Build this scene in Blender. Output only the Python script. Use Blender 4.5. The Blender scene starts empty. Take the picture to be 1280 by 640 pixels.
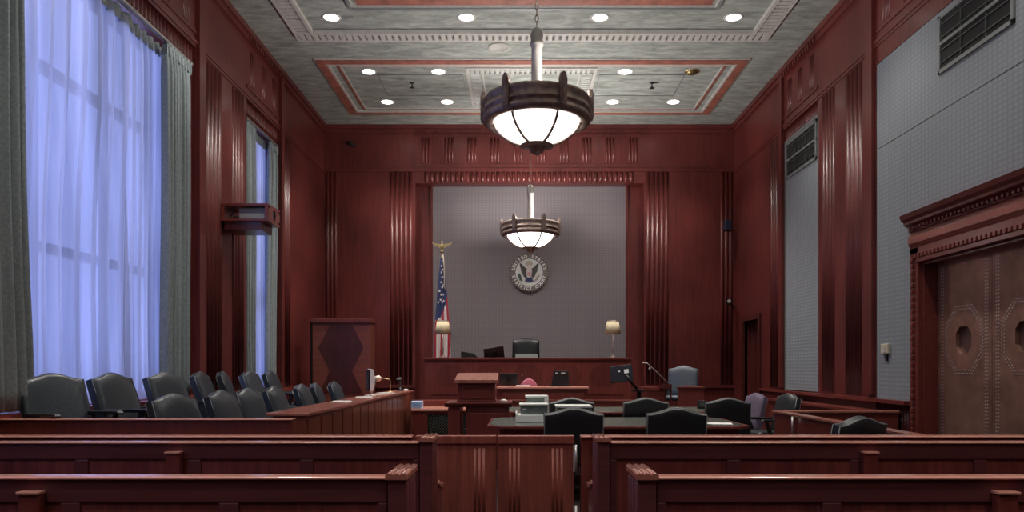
import bpy, bmesh, math, random
from mathutils import Vector, Matrix
random.seed(7)
S = bpy.context.scene
COL = S.collection
PI = math.pi
F = 930.0            # focal length in pixels (image 1280 wide)
EYE = 1.45
VX, VY = 649.0, 459.0

# ------------------------------------------------------------------ camera
cam_d = bpy.data.cameras.new('camera')
cam_d.sensor_width = 36.0
cam_d.lens = F / 1280 * 36.0
cam_d.shift_x = -(VX - 640) / 1280
cam_d.shift_y = (VY - 320) / 1280
cam_d.clip_start = 0.05
cam = bpy.data.objects.new('camera', cam_d)
COL.objects.link(cam)
cam.location = (0, 0, EYE)
cam.rotation_euler = (PI / 2, 0, 0)
S.camera = cam

# ------------------------------------------------------------------ world, exposure
w = bpy.data.worlds.new('World'); S.world = w
w.use_nodes = True
wb = w.node_tree.nodes['Background']
wb.inputs[0].default_value = (0.33, 0.42, 1.0, 1)
wb.inputs[1].default_value = 2.4
S.view_settings.view_transform = 'Standard'
S.view_settings.look = 'None'
S.view_settings.exposure = 0.14
S.view_settings.gamma = 1.0
S.view_settings.use_curve_mapping = False
S.cycles.max_bounces = 8
S.cycles.diffuse_bounces = 5
S.cycles.glossy_bounces = 4
S.cycles.transparent_max_bounces = 12
S.cycles.sample_clamp_indirect = 6.0
S.cycles.caustics_reflective = False
S.cycles.caustics_refractive = False

DOWNLIGHT_W = 330.0
CHANDELIER_W = 500.0
BOWL_EMIT = 7.0

# ------------------------------------------------------------------ room numbers
XL, XR = -4.72, 5.20
YB, YR = 18.0, -4.0
ZC = 7.30

# ------------------------------------------------------------------ materials
def new_mat(name):
    m = bpy.data.materials.new(name); m.use_nodes = True
    return m, m.node_tree.nodes, m.node_tree.links, m.node_tree.nodes['Principled BSDF']

def simple(name, col, rough=0.5, metal=0.0, spec=0.5, coat=0.0, noise=0.0, nscale=8.0, bump=0.0):
    m, N, L, b = new_mat(name)
    b.inputs['Base Color'].default_value = (*col, 1)
    b.inputs['Roughness'].default_value = rough
    b.inputs['Metallic'].default_value = metal
    b.inputs['Specular IOR Level'].default_value = spec
    b.inputs['Coat Weight'].default_value = coat
    if noise or bump:
        tc = N.new('ShaderNodeTexCoord'); no = N.new('ShaderNodeTexNoise')
        no.inputs['Scale'].default_value = nscale; no.inputs['Detail'].default_value = 5
        L.new(tc.outputs['Object'], no.inputs['Vector'])
        if noise:
            r = N.new('ShaderNodeValToRGB')
            r.color_ramp.elements[0].position = .3; r.color_ramp.elements[1].position = .7
            r.color_ramp.elements[0].color = (*[c * (1 - noise) for c in col], 1)
            r.color_ramp.elements[1].color = (*[min(1, c * (1 + noise)) for c in col], 1)
            L.new(no.outputs['Fac'], r.inputs['Fac']); L.new(r.outputs['Color'], b.inputs['Base Color'])
        if bump:
            bp = N.new('ShaderNodeBump'); bp.inputs['Strength'].default_value = bump
            bp.inputs['Distance'].default_value = .01
            L.new(no.outputs['Fac'], bp.inputs['Height']); L.new(bp.outputs['Normal'], b.inputs['Normal'])
    return m

def wood(name, col, grain='Z', rough=0.3, contrast=0.35, coat=0.25):
    """polished mahogany with grain running along one axis"""
    m, N, L, b = new_mat(name)
    tc = N.new('ShaderNodeTexCoord'); mp = N.new('ShaderNodeMapping')
    s = {'X': (.7, 16, 16), 'Y': (14, .7, 14), 'Z': (14, 14, .7)}[grain]
    mp.inputs['Scale'].default_value = s
    no = N.new('ShaderNodeTexNoise'); no.inputs['Scale'].default_value = 1.6
    no.inputs['Detail'].default_value = 7; no.inputs['Roughness'].default_value = .62
    no.inputs['Distortion'].default_value = .6
    L.new(tc.outputs['Object'], mp.inputs['Vector']); L.new(mp.outputs['Vector'], no.inputs['Vector'])
    n2 = N.new('ShaderNodeTexNoise'); n2.inputs['Scale'].default_value = .9; n2.inputs['Detail'].default_value = 2
    L.new(tc.outputs['Object'], n2.inputs['Vector'])
    mx = N.new('ShaderNodeMath'); mx.operation = 'MULTIPLY_ADD'; mx.inputs[1].default_value = .45
    L.new(n2.outputs['Fac'], mx.inputs[0])
    sc = N.new('ShaderNodeMath'); sc.operation = 'MULTIPLY'; sc.inputs[1].default_value = .6
    L.new(no.outputs['Fac'], sc.inputs[0]); L.new(sc.outputs[0], mx.inputs[2])
    r = N.new('ShaderNodeValToRGB')
    r.color_ramp.elements[0].position = .33; r.color_ramp.elements[1].position = .72
    r.color_ramp.elements[0].color = (col[0] * (1 - contrast), col[1] * (1 - contrast * 1.1), col[2] * (1 - contrast), 1)
    r.color_ramp.elements[1].color = (col[0] * (1 + contrast), col[1] * (1 + contrast), col[2] * (1 + contrast), 1)
    L.new(mx.outputs[0], r.inputs['Fac']); L.new(r.outputs['Color'], b.inputs['Base Color'])
    b.inputs['Roughness'].default_value = rough
    b.inputs['Coat Weight'].default_value = coat
    b.inputs['Coat Roughness'].default_value = .18
    bp = N.new('ShaderNodeBump'); bp.inputs['Strength'].default_value = .06; bp.inputs['Distance'].default_value = .004
    L.new(no.outputs['Fac'], bp.inputs['Height']); L.new(bp.outputs['Normal'], b.inputs['Normal'])
    return m

RED = (.118, .0225, .019)
W_WALL = wood('mahogany_wall', RED, 'Z', .38, .5, .12)
W_FRIEZE = wood('mahogany_frieze', (.118, .028, .023), 'X', .36)
W_FRIEZE_Y = wood('mahogany_frieze_side', (.118, .028, .023), 'Y', .36)
W_Z = wood('mahogany_upright', (.165, .036, .028), 'Z', .32)
W_X = wood('mahogany_long', (.165, .037, .028), 'X', .30)
W_Y = wood('mahogany_deep', (.165, .037, .028), 'Y', .30)
W_PEW = wood('pew_mahogany', (.120, .033, .033), 'X', .34, .4)
W_PEWPANEL = wood('pew_panel_mahogany', (.185, .044, .037), 'Z', .36, .6)
W_CAP_LIT = wood('lit_cap_mahogany', (.68, .31, .235), 'X', .22, .16, .6)  # pale because ceiling light and reflections on the tops are put into the colour
W_CAPY_LIT = wood('lit_cap_mahogany_deep', (.40, .155, .11), 'Y', .22, .2, .6)  # dimmer copy, light on the top surfaces again put into the colour
W_GATE = wood('lit_gate_mahogany', (.30, .080, .055), 'Z', .45, .5, .05)  # brighter mahogany: the stronger light on the gates is put into the colour
W_COUNTER = wood('counter_brown_mahogany', (.19, .058, .034), 'Z', .34, .55)
W_DARK = wood('dark_veneer', (.075, .017, .014), 'Z', .34, .4)
W_LIGHT = wood('reddish_veneer', (.20, .055, .036), 'X', .32, .35)
LEATHER = simple('black_leather', (.018, .024, .027), .36, spec=.55, bump=.25, nscale=60)
LEATHER_J = simple('slate_leather', (.026, .035, .044), .30, spec=.55, bump=.25, nscale=60)
LEATHER_B = simple('navy_leather', (.045, .060, .085), .4, spec=.5, bump=.2, nscale=60)
FABRIC_PURPLE = simple('muted_purple_fabric', (.12, .09, .14), .7, bump=.3, nscale=90)
PIPING = simple('piping_sheen', (.20, .21, .20), .35, spec=.7)  # welt of the same leather, its shine painted in as grey
PIPING_D = simple('piping_sheen_dim', (.075, .09, .10), .35, spec=.7)  # jury welt, its highlight painted in lighter than the leather
BLACK = simple('black_plastic', (.012, .012, .014), .4)
BLACKM = simple('black_metal', (.02, .02, .02), .35, .6)
DARKM = simple('dark_glass', (.010, .012, .016), .12, spec=.6)
BRONZE = simple('dark_bronze', (.27, .205, .175), .42, .6, noise=.35, nscale=14, bump=.3)
SILVER = simple('brushed_nickel', (.34, .32, .30), .42, .8, noise=.1)
BRASS = simple('brass', (.60, .45, .22), .3, .9)
PALEMETAL = simple('pale_metal', (.72, .70, .66), .35, .6)
GOLD = simple('gilded', (.62, .50, .26), .35, .8)
WHITE = simple('white_card', (.84, .84, .81), .55)
PAPER = simple('paper', (.62, .63, .60), .6, noise=.12, nscale=30)
GREYGREEN = simple('grey_green_card', (.16, .20, .18), .6, noise=.3, nscale=20)
GREENTOP = simple('green_leather_top', (.085, .095, .078), .26, spec=.6, noise=.2, nscale=5)
PINK = simple('pink_fabric', (.50, .17, .25), .8, bump=.2, nscale=80)
BLUEBOX = simple('pale_blue_card', (.40, .55, .80), .5)
CREAM = simple('pleated_cream_shade', (.62, .53, .34), .8, noise=.1)
CURTAIN = simple('grey_green_drape', (.255, .30, .31), .85, spec=.2, noise=.18, nscale=40, bump=.3)
CARPET = simple('dark_carpet', (.045, .028, .028), .95, spec=.1, noise=.3, nscale=50, bump=.4)
GRILLE = simple('grille_dark', (.10, .11, .105), .5, .3)
GRILLEBACK = simple('grille_shadowed', (.008, .009, .009), .8)
GREYTRIM = simple('grey_painted_trim', (.20, .215, .21), .5)
COPPER = simple('patinated_copper', (.36, .20, .15), .42, .6, noise=.28, nscale=4, bump=.12)
STUD = simple('polished_stud', (.62, .50, .43), .3, .9)
OUTLET = simple('ivory_plate', (.55, .50, .38), .5)
ORANGE = simple('terracotta_paint', (.29, .098, .066), .7, noise=.3, nscale=6)
PLASTERLINE = simple('pale_plaster_line', (.47, .455, .42), .7, noise=.12, nscale=12)
FLAGRED = simple('flag_red', (.40, .025, .05), .7)
FLAGWHITE = simple('flag_white', (.66, .62, .60), .7)
FLAGBLUE = simple('flag_blue', (.03, .045, .13), .7)
OLIVE = simple('olive_enamel', (.035, .07, .045), .5)
SEALDARK = simple('seal_dark', (.045, .036, .032), .45)
SEALBAND = simple('seal_band', (.16, .14, .125), .5)
TAN = simple('seal_tan', (.36, .31, .24), .5)

def plaster():
    m, N, L, b = new_mat('mottled_plaster')
    tc = N.new('ShaderNodeTexCoord'); mp = N.new('ShaderNodeMapping'); mp.inputs['Scale'].default_value = (1.0, 3.2, 1)
    no = N.new('ShaderNodeTexNoise'); no.inputs['Scale'].default_value = 2.2; no.inputs['Detail'].default_value = 8
    no.inputs['Roughness'].default_value = .7; no.inputs['Distortion'].default_value = .5
    r = N.new('ShaderNodeValToRGB')
    r.color_ramp.elements[0].position = .32; r.color_ramp.elements[1].position = .68
    r.color_ramp.elements[0].color = (.175, .19, .172, 1); r.color_ramp.elements[1].color = (.43, .45, .415, 1)
    L.new(tc.outputs['Object'], mp.inputs['Vector']); L.new(mp.outputs['Vector'], no.inputs['Vector'])
    L.new(no.outputs['Fac'], r.inputs['Fac']); L.new(r.outputs['Color'], b.inputs['Base Color'])
    b.inputs['Roughness'].default_value = .8; b.inputs['Specular IOR Level'].default_value = .2
    bp = N.new('ShaderNodeBump'); bp.inputs['Strength'].default_value = .2; bp.inputs['Distance'].default_value = .01
    L.new(no.outputs['Fac'], bp.inputs['Height']); L.new(bp.outputs['Normal'], b.inputs['Normal'])
    return m
PLASTER = plaster()
PLASTER_IN = simple('pale_coffer_plaster', (.46, .465, .435), .8, noise=.16, nscale=3)

def acoustic(name, axis, col):
    """woven acoustic wall panel: a small grid of puckered stitches"""
    m, N, L, b = new_mat(name)
    tc = N.new('ShaderNodeTexCoord'); sp = N.new('ShaderNodeSeparateXYZ')
    L.new(tc.outputs['Object'], sp.inputs[0])
    def band(src, freq, ph=0):
        a = N.new('ShaderNodeMath'); a.operation = 'MULTIPLY_ADD'; a.inputs[1].default_value = freq; a.inputs[2].default_value = ph
        s = N.new('ShaderNodeMath'); s.operation = 'SINE'
        L.new(src, a.inputs[0]); L.new(a.outputs[0], s.inputs[0]); return s.outputs[0]
    h = band(sp.outputs['Z'], 2 * PI / .062); v = band(sp.outputs[axis], 2 * PI / .085)
    mu = N.new('ShaderNodeMath'); mu.operation = 'MAXIMUM'; L.new(h, mu.inputs[0]); L.new(v, mu.inputs[1])
    r = N.new('ShaderNodeValToRGB')
    r.color_ramp.elements[0].position = .1; r.color_ramp.elements[1].position = 1.0
    r.color_ramp.elements[0].color = (*[c * 1.05 for c in col], 1); r.color_ramp.elements[1].color = (*[c * .86 for c in col], 1)
    L.new(mu.outputs[0], r.inputs['Fac']); L.new(r.outputs['Color'], b.inputs['Base Color'])
    bp = N.new('ShaderNodeBump'); bp.inputs['Strength'].default_value = .16; bp.inputs['Distance'].default_value = .006
    L.new(mu.outputs[0], bp.inputs['Height']); L.new(bp.outputs['Normal'], b.inputs['Normal'])
    b.inputs['Roughness'].default_value = .8; b.inputs['Specular IOR Level'].default_value = .25
    return m
ACOUSTIC_B = acoustic('woven_panel_back', 'X', (.20, .175, .185))
ACOUSTIC_S = acoustic('woven_panel_side', 'Y', (.25, .275, .30))

def emit(name, col, s):
    m = bpy.data.materials.new(name); m.use_nodes = True
    N = m.node_tree.nodes; N.clear()
    e = N.new('ShaderNodeEmission'); o = N.new('ShaderNodeOutputMaterial')
    e.inputs[0].default_value = (*col, 1); e.inputs[1].default_value = s
    m.node_tree.links.new(e.outputs[0], o.inputs[0]); return m
LAMP_DISC = emit('lit_downlight_lens', (1, .97, .93), 9.0)
BOWL = emit('lit_opal_glass', (1, .97, .95), BOWL_EMIT)

def sheer():
    m = bpy.data.materials.new('sheer_voile'); m.use_nodes = True
    N = m.node_tree.nodes; L = m.node_tree.links; N.clear()
    d = N.new('ShaderNodeBsdfDiffuse'); t = N.new('ShaderNodeBsdfTranslucent'); tr = N.new('ShaderNodeBsdfTransparent')
    o = N.new('ShaderNodeOutputMaterial'); m1 = N.new('ShaderNodeMixShader'); m2 = N.new('ShaderNodeMixShader')
    d.inputs[0].default_value = (.55, .56, .60, 1)
    tc = N.new('ShaderNodeTexCoord'); mp = N.new('ShaderNodeMapping'); mp.inputs['Scale'].default_value = (1, 2.6, .06)
    no = N.new('ShaderNodeTexNoise'); no.inputs['Scale'].default_value = 1.6; no.inputs['Detail'].default_value = 4
    r = N.new('ShaderNodeValToRGB'); r.color_ramp.elements[0].position = .35; r.color_ramp.elements[1].position = .65
    r.color_ramp.elements[0].color = (.22, .25, .31, 1); r.color_ramp.elements[1].color = (.84, .84, .88, 1)
    L.new(tc.outputs['Object'], mp.inputs[0]); L.new(mp.outputs[0], no.inputs['Vector'])
    L.new(no.outputs['Fac'], r.inputs[0]); L.new(r.outputs[0], t.inputs[0])
    m1.inputs[0].default_value = .62; L.new(d.outputs[0], m1.inputs[1]); L.new(t.outputs[0], m1.inputs[2])
    m2.inputs[0].default_value = .10; L.new(m1.outputs[0], m2.inputs[1]); L.new(tr.outputs[0], m2.inputs[2])
    L.new(m2.outputs[0], o.inputs[0]); return m
SHEER = sheer()

def glass():
    m = bpy.data.materials.new('window_glass'); m.use_nodes = True
    N = m.node_tree.nodes; L = m.node_tree.links; N.clear()
    g = N.new('ShaderNodeBsdfGlossy'); tr = N.new('ShaderNodeBsdfTransparent')
    g.inputs['Roughness'].default_value = .03
    o = N.new('ShaderNodeOutputMaterial'); m1 = N.new('ShaderNodeMixShader'); m1.inputs[0].default_value = .06
    L.new(tr.outputs[0], m1.inputs[1]); L.new(g.outputs[0], m1.inputs[2]); L.new(m1.outputs[0], o.inputs[0]); return m
GLASS = glass()

# ------------------------------------------------------------------ geometry helpers
def P(px, py, d):
    return ((px - VX) / F * d, d, EYE - (py - VY) / F * d)
def PX(px, d): return (px - VX) / F * d
def PZ(py, d): return EYE - (py - VY) / F * d

def wloc(o):
    v = Vector((0, 0, 0))
    while o is not None:
        v += o.location; o = o.parent
    return v

class MB:
    def __init__(s):
        s.bm = bmesh.new(); s.mi = 0
    def _done(s, faces, smooth=False):
        for f in faces:
            f.material_index = s.mi; f.smooth = smooth
    def box(s, x0, x1, y0, y1, z0, z1, M=None):
        vs = [s.bm.verts.new((x, y, z)) for x in (x0, x1) for y in (y0, y1) for z in (z0, z1)]
        if M is not None:
            for v in vs: v.co = M @ v.co
        q = [(0, 1, 3, 2), (4, 6, 7, 5), (0, 4, 5, 1), (2, 3, 7, 6), (0, 2, 6, 4), (1, 5, 7, 3)]
        s._done([s.bm.faces.new([vs[i] for i in f]) for f in q]); return s
    def prism(s, pts, axis, a, b, smooth=False, M=None):
        """2-D outline pushed along axis: X -> (y,z), Y -> (x,z), Z -> (x,y)"""
        def mk(p, t):
            c = {'X': (t, p[0], p[1]), 'Y': (p[0], t, p[1]), 'Z': (p[0], p[1], t)}[axis]
            c = Vector(c)
            return s.bm.verts.new(M @ c if M is not None else c)
        A = [mk(p, a) for p in pts]; B = [mk(p, b) for p in pts]; n = len(pts)
        fs = [s.bm.faces.new(A), s.bm.faces.new(B[::-1])]
        s._done(fs)
        s._done([s.bm.faces.new((A[i], B[i], B[(i + 1) % n], A[(i + 1) % n])) for i in range(n)], smooth)
        return s
    def tube(s, pts, r, seg=8, closed=False):
        pts = [Vector(p) for p in pts]; n = len(pts); rings = []
        rr = r if isinstance(r, (list, tuple)) else [r] * n
        prev = None
        for i, p in enumerate(pts):
            if closed: t = (pts[(i + 1) % n] - pts[i - 1])
            else: t = (pts[min(i + 1, n - 1)] - pts[max(i - 1, 0)])
            t.normalize()
            if prev is None:
                up = Vector((0, 0, 1)) if abs(t.z) < .9 else Vector((1, 0, 0))
                u = t.cross(up).normalized()
            else:
                u = (prev - t * prev.dot(t)).normalized()
            prev = u; v = t.cross(u)
            rings.append([s.bm.verts.new(p + (u * math.cos(a) + v * math.sin(a)) * rr[i]) for a in [2 * PI * k / seg for k in range(seg)]])
        fs = []
        m = n if closed else n - 1
        for i in range(m):
            A, B = rings[i], rings[(i + 1) % n]
            for k in range(seg):
                fs.append(s.bm.faces.new((A[k], A[(k + 1) % seg], B[(k + 1) % seg], B[k])))
        s._done(fs, True)
        if not closed:
            s._done([s.bm.faces.new(rings[0][::-1]), s.bm.faces.new(rings[-1])])
        return s
    def lathe(s, prof, c=(0, 0, 0), seg=32, smooth=True, a0=0, a1=2 * PI, rfun=None):
        """prof = [(radius, z)] turned round the vertical through c"""
        full = abs(a1 - a0 - 2 * PI) < 1e-6
        cnt = seg if full else seg + 1
        rings = []
        for (r, z) in prof:
            if r < 1e-6:
                rings.append([s.bm.verts.new((c[0], c[1], c[2] + z))])
            else:
                rings.append([s.bm.verts.new((c[0] + r * (rfun(a) if rfun else 1) * math.cos(a), c[1] + r * (rfun(a) if rfun else 1) * math.sin(a), c[2] + z))
                              for a in [a0 + (a1 - a0) * k / seg for k in range(cnt)]])
        fs = []
        for A, B in zip(rings, rings[1:]):
            for k in range(seg):
                k2 = (k + 1) % cnt
                if len(A) == 1 and len(B) == 1: continue
                if len(A) == 1: fs.append(s.bm.faces.new((A[0], B[k2], B[k])))
                elif len(B) == 1: fs.append(s.bm.faces.new((A[k], A[k2], B[0])))
                else: fs.append(s.bm.faces.new((A[k], A[k2], B[k2], B[k])))
        s._done(fs, smooth); return s
    def reed(s, p0, p1, out, wd, depth, seg=6):
        depth = depth * .62
        """half-round rib from p0 to p1 standing proud in direction out"""
        p0, p1, out = Vector(p0), Vector(p1), Vector(out)
        t = (p1 - p0).normalized(); side = t.cross(out).normalized()
        prof = [(math.cos(PI * k / seg) * wd / 2, math.sin(PI * k / seg) * depth) for k in range(seg + 1)]
        A = [s.bm.verts.new(p0 + side * a + out * b) for a, b in prof]
        B = [s.bm.verts.new(p1 + side * a + out * b) for a, b in prof]
        s._done([s.bm.faces.new((A[k], A[k + 1], B[k + 1], B[k])) for k in range(seg)], True)
        s._done([s.bm.faces.new(A[::-1]), s.bm.faces.new(B)]); return s
    def grid(s, fn, nu, nv, smooth=True):
        V = [[s.bm.verts.new(fn(i / nu, j / nv)) for j in range(nv + 1)] for i in range(nu + 1)]
        s._done([s.bm.faces.new((V[i][j], V[i + 1][j], V[i + 1][j + 1], V[i][j + 1])) for i in range(nu) for j in range(nv)], smooth)
        return s
    def build(s, name, mats, parent=None, bevel=0, solid=0, label=None, kind=None, fixn=True):
        if fixn: bmesh.ops.recalc_face_normals(s.bm, faces=s.bm.faces[:])
        me = bpy.data.meshes.new(name)
        if parent is not None:
            v = wloc(parent)
            for q in s.bm.verts: q.co -= v
        s.bm.to_mesh(me); s.bm.free()
        for m in (mats if isinstance(mats, (list, tuple)) else [mats]): me.materials.append(m)
        o = bpy.data.objects.new(name, me); COL.objects.link(o)
        if parent is not None: o.parent = parent
        if bevel:
            b = o.modifiers.new('b', 'BEVEL'); b.width = bevel; b.segments = 2; b.limit_method = 'ANGLE'; b.angle_limit = .7
        if solid:
            b = o.modifiers.new('s', 'SOLIDIFY'); b.thickness = solid; b.offset = 0
        if label: o['label'] = label
        if kind: o['kind'] = kind
        return o

def thing(name, label, cat, loc=(0, 0, 0), group=None, rz=0):
    o = bpy.data.objects.new(name, None); COL.objects.link(o)
    o.empty_display_size = .1
    o.location = loc; o.rotation_euler = (0, 0, rz)
    o['label'] = label; o['category'] = cat
    if group: o['group'] = group
    return o
def tag(o, label, cat, group=None):
    o['label'] = label; o['category'] = cat
    if group: o['group'] = group
    return o
def struct(mb, name, mats, parent=None, **k):
    return mb.build(name, mats, parent, kind='structure', **k)
KIDS = {}
def copy_tree(o, parent=None):
    c = o.copy(); COL.objects.link(c)
    if parent is not None: c.parent = parent
    for ch in [q for q in list(COL.objects) if q.parent == o]:
        copy_tree(ch, c)
    return c
def place(proto, loc, rz, label, group, used=[]):
    """first use moves the prototype, later uses copy it"""
    if proto.name in used: o = copy_tree(proto)
    else: used.append(proto.name); o = proto
    o.location = loc; o.rotation_euler = (0, 0, rz)
    o['label'] = label
    if group: o['group'] = group
    return o
def face(fx, fy): return math.atan2(-fx, fy)

# ================================================================== SETTING
m = MB(); m.box(XL - .6, XR + .5, YR - .1, YB + 1, -.1, 0); struct(m, 'floor', CARPET)

# ---- side walls: u = Y, w = distance into the room
def side(sign):
    X0 = XL if sign > 0 else XR
    def bx(mb, y0, y1, z0, z1, w0, w1):
        a, b = X0 + sign * w0, X0 + sign * w1
        mb.box(min(a, b), max(a, b), y0, y1, z0, z1)
    def rd(mb, y, z0, z1, w, wd=.09, dp=.03):
        mb.reed((X0 + sign * w, y, z0), (X0 + sign * w, y, z1), (sign, 0, 0), wd, dp)
    return X0, bx, rd
FR = 6.15            # bottom of the frieze
def side_dress(mb, sign, flutes, bays, piers):
    X0, bx, rd = side(sign)
    for y0, y1, n in flutes:
        st = (y1 - y0) / n
        for k in range(n): rd(mb, y0 + st * (k + .5), 1.05, FR - .08, 0, st * .78, .045)
    bx(mb, YR, YB, FR, FR + .05, 0, .03)
    bx(mb, YR, YB, FR - .05, FR, 0, .015)
    bx(mb, YR, YB, ZC - .10, ZC, 0, .09)
    bx(mb, YR, YB, ZC - .19, ZC - .10, 0, .05)
    for y0, y1 in bays:
        n = max(1, round((y1 - y0) / .12))
        y = y0 + .06
        while y < y1:
            rd(mb, y, 5.86, FR - .06, -.05, .075, .06); y += .1
        # grouped triple ribs in the frieze
        nt = max(2, round((y1 - y0) / .56)); st = (y1 - y0) / nt
        for k in range(nt):
            for j in (-1, 0, 1): rd(mb, y0 + st * (k + .5) + j * .075, 6.36, 6.98, .0, .05, .028)
        bx(mb, y0, y1, 6.30, 6.35, 0, .02)
        y = y0
        while y < y1:
            bx(mb, y, y + .06, ZC - .19, ZC - .11, .05, .08); y += .12
    # lower wainscot
    y = YR

# LEFT WALL
X0, bx, rd = side(1)
m = MB()
bays_L = [(.5, 4.3), (6.1, 10.84), (12.87, 14.62)]
opens_L = [(.8, 4.0), (6.4, 10.35), (13.05, 14.42)]  # first opening is unseen, added for daylight fill on the pews
y = YR
for (b0, b1), (o0, o1) in zip(bays_L, opens_L):
    bx(m, y, b0, 0, ZC, -.5, 0)
    bx(m, b0, b1, FR - .05, ZC, -.5, 0)
    bx(m, b0, b1, 5.8, FR - .05, -.5, -.05)
    bx(m, b0, b1, 0, 1.05, -.5, -.02)
    bx(m, b0, o0, 1.05, 5.8, -.5, -.05); bx(m, o1, b1, 1.05, 5.8, -.5, -.05)
    y = b1
bx(m, y, YB + .1, 0, ZC, -.5, 0)
flL = [(4.5, 5.0, 4), (5.5, 6.0, 4), (11.22, 11.80, 4), (12.22, 12.74, 4), (14.8, 15.3, 4)]
side_dress(m, 1, flL, bays_L, None)
bx(m, 10.86, 11.08, 1.05, ZC, 0, .06); bx(m, 14.62, 14.78, 1.05, ZC, 0, .06)
wall_left = struct(m, 'wall_left', [W_WALL])
m = MB()
for (b0, b1) in bays_L: bx(m, b0 + .02, b1 - .02, .98, 1.04, -.02, .26)
bx(m, YR, YB, .98, 1.05, 0, .05)
struct(m, 'trim_left', [W_Y])
m = MB(); bx(m, YR, YB, 0, .16, 0, .03); struct(m, 'baseboard_left', W_Y)

# RIGHT WALL (door opening Y 7.35..9.55)
X0, bx, rd = side(-1)
m = MB()
DY0, DY1, DZ = 7.35, 9.57, 2.78
PB0, PB1 = 3.6, 10.84
bx(m, YR, PB0, 0, ZC, -.5, 0)
bx(m, PB0, PB1, 5.85, ZC, -.5, 0)
bx(m, PB0, DY0, 0, 5.85, -.5, -.04); bx(m, DY1, PB1, 0, 5.85, -.5, -.04)
bx(m, DY0, DY1, DZ, 5.85, -.5, -.04)
bx(m, DY0 - .1, DY1 + .1, 0, DZ + .1, -.6, -.5)  # unseen backing added to block outside light leaking past the door
bx(m, PB1, 12.93, 0, ZC, -.5, 0)
bx(m, 12.93, 14.60, 0, ZC, -.5, -.06)
bx(m, 12.93, 14.60, FR - .05, ZC, -.06, 0)
SD0, SD1, SDZ = 16.1, 17.15, 2.5
bx(m, 14.60, SD0, 0, ZC, -.5, 0); bx(m, SD1, YB + .1, 0, ZC, -.5, 0); bx(m, SD0, SD1, SDZ, ZC, -.5, 0)
bx(m, SD0, SD1, 0, SDZ, -.5, -.28)
flR = [(11.27, 11.85, 4), (12.25, 12.78, 4), (14.8, 15.4, 4), (2.0, 2.5, 4)]
side_dress(m, -1, flR, [(3.7, 10.8), (12.95, 14.58)], None)
bx(m, 10.86, 11.08, 1.05, ZC, 0, .06); bx(m, 14.60, 14.76, 1.05, ZC, 0, .06)
for k in range(12): rd(m, 9.86 + k * .082, .28, .92, -.04, .06, .03)
wall_right = struct(m, 'wall_right', [W_WALL])
m = MB()
bx(m, DY1 + .3, 14.6, .95, 1.0, -.04, .10); bx(m, 14.6, SD0 - .1, .95, 1.0, 0, .05)
bx(m, 10.2, 14.6, 0, .80, 0, .30); bx(m, 10.15, 14.6, .80, .84, 0, .34)
struct(m, 'trim_right', [W_Y])
m = MB(); bx(m, YR, DY0 - .3, 0, .16, 0, .03); bx(m, DY1 + .3, 10.1, 0, .16, -.04, .0); struct(m, 'baseboard_right', W_Y)

# acoustic panels
PZ1 = 5.84
t = thing('acoustic_panel', 'large grey woven wall panel around the copper door', 'wall panel', (XR, 10.2, 1.0))
m = MB()
xa, xb = XR + .0, XR + .039
m.box(xa, xb, PB0 + .05, DY0 - .28, 1.0, PZ1); m.box(xa, xb, DY1 + .26, PB1 - .02, 1.0, PZ1); m.box(xa, xb, DY0 - .28, DY1 + .26, 3.4, PZ1)
m.build('panel', ACOUSTIC_S, t)
m = MB(); m.box(xa - .006, xa, PB0 + .05, PB1 - .04, 4.61, 4.622); m.build('seam', GREYTRIM, t)
t = thing('acoustic_panel', 'narrow tall grey woven wall panel beyond the fluted pier', 'wall panel', (XR, 13.7, 1.0))
m = MB(); m.box(XR + .02, XR + .059, 12.96, 14.56, 1.02, 5.84); m.build('panel', ACOUSTIC_S, t)
m = MB(); m.box(XR + .005, XR + .03, 12.93, 12.97, 1.0, 5.86); m.box(XR + .005, XR + .03, 14.55, 14.59, 1.0, 5.86); m.box(XR + .005, XR + .03, 12.93, 14.59, 5.82, 5.87)
m.build('frame', GREYTRIM, t)

def grille(y0, y1, z0, z1, x, label, rows):
    t = thing('air_grille', label, 'vent', (x, (y0 + y1) / 2, z0))
    m = MB(); f = .05
    m.box(x - .03, x, y0, y1, z0, z0 + f); m.box(x - .03, x, y0, y1, z1 - f, z1)
    m.box(x - .03, x, y0, y0 + f, z0, z1); m.box(x - .03, x, y1 - f, y1, z0, z1)
    zm = (z0 + z1) / 2; m.box(x - .035, x, y0, y1, zm - .02, zm + .02)
    m.build('frame', GREYTRIM, t, bevel=.004)
    m = MB(); m.box(x - .006, x - .001, y0 + f, y1 - f, z0 + f, z1 - f); m.build('backing', GRILLEBACK, t)
    m = MB(); n = rows
    for k in range(n):
        z = z0 + f + (z1 - z0 - 2 * f) * (k + .5) / n
        m.box(x - .024, x - .008, y0 + f, y1 - f, z - .006, z + .006)
    k = y0 + (y1 - y0) / 3
    while k < y1 - .1:
        m.box(x - .026, x - .006, k - .005, k + .005, z0 + f, z1 - f); k += (y1 - y0) / 3
    m.build('slats', GRILLE, t)
    return t
grille(7.79, 9.2, 5.06, 5.78, XR + .0, 'wide dark return air grille high on the large grey panel', 4)
grille(13.02, 14.50, 5.10, 5.80, XR + .02, 'smaller dark air grille at the top of the narrow grey panel', 4)

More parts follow.
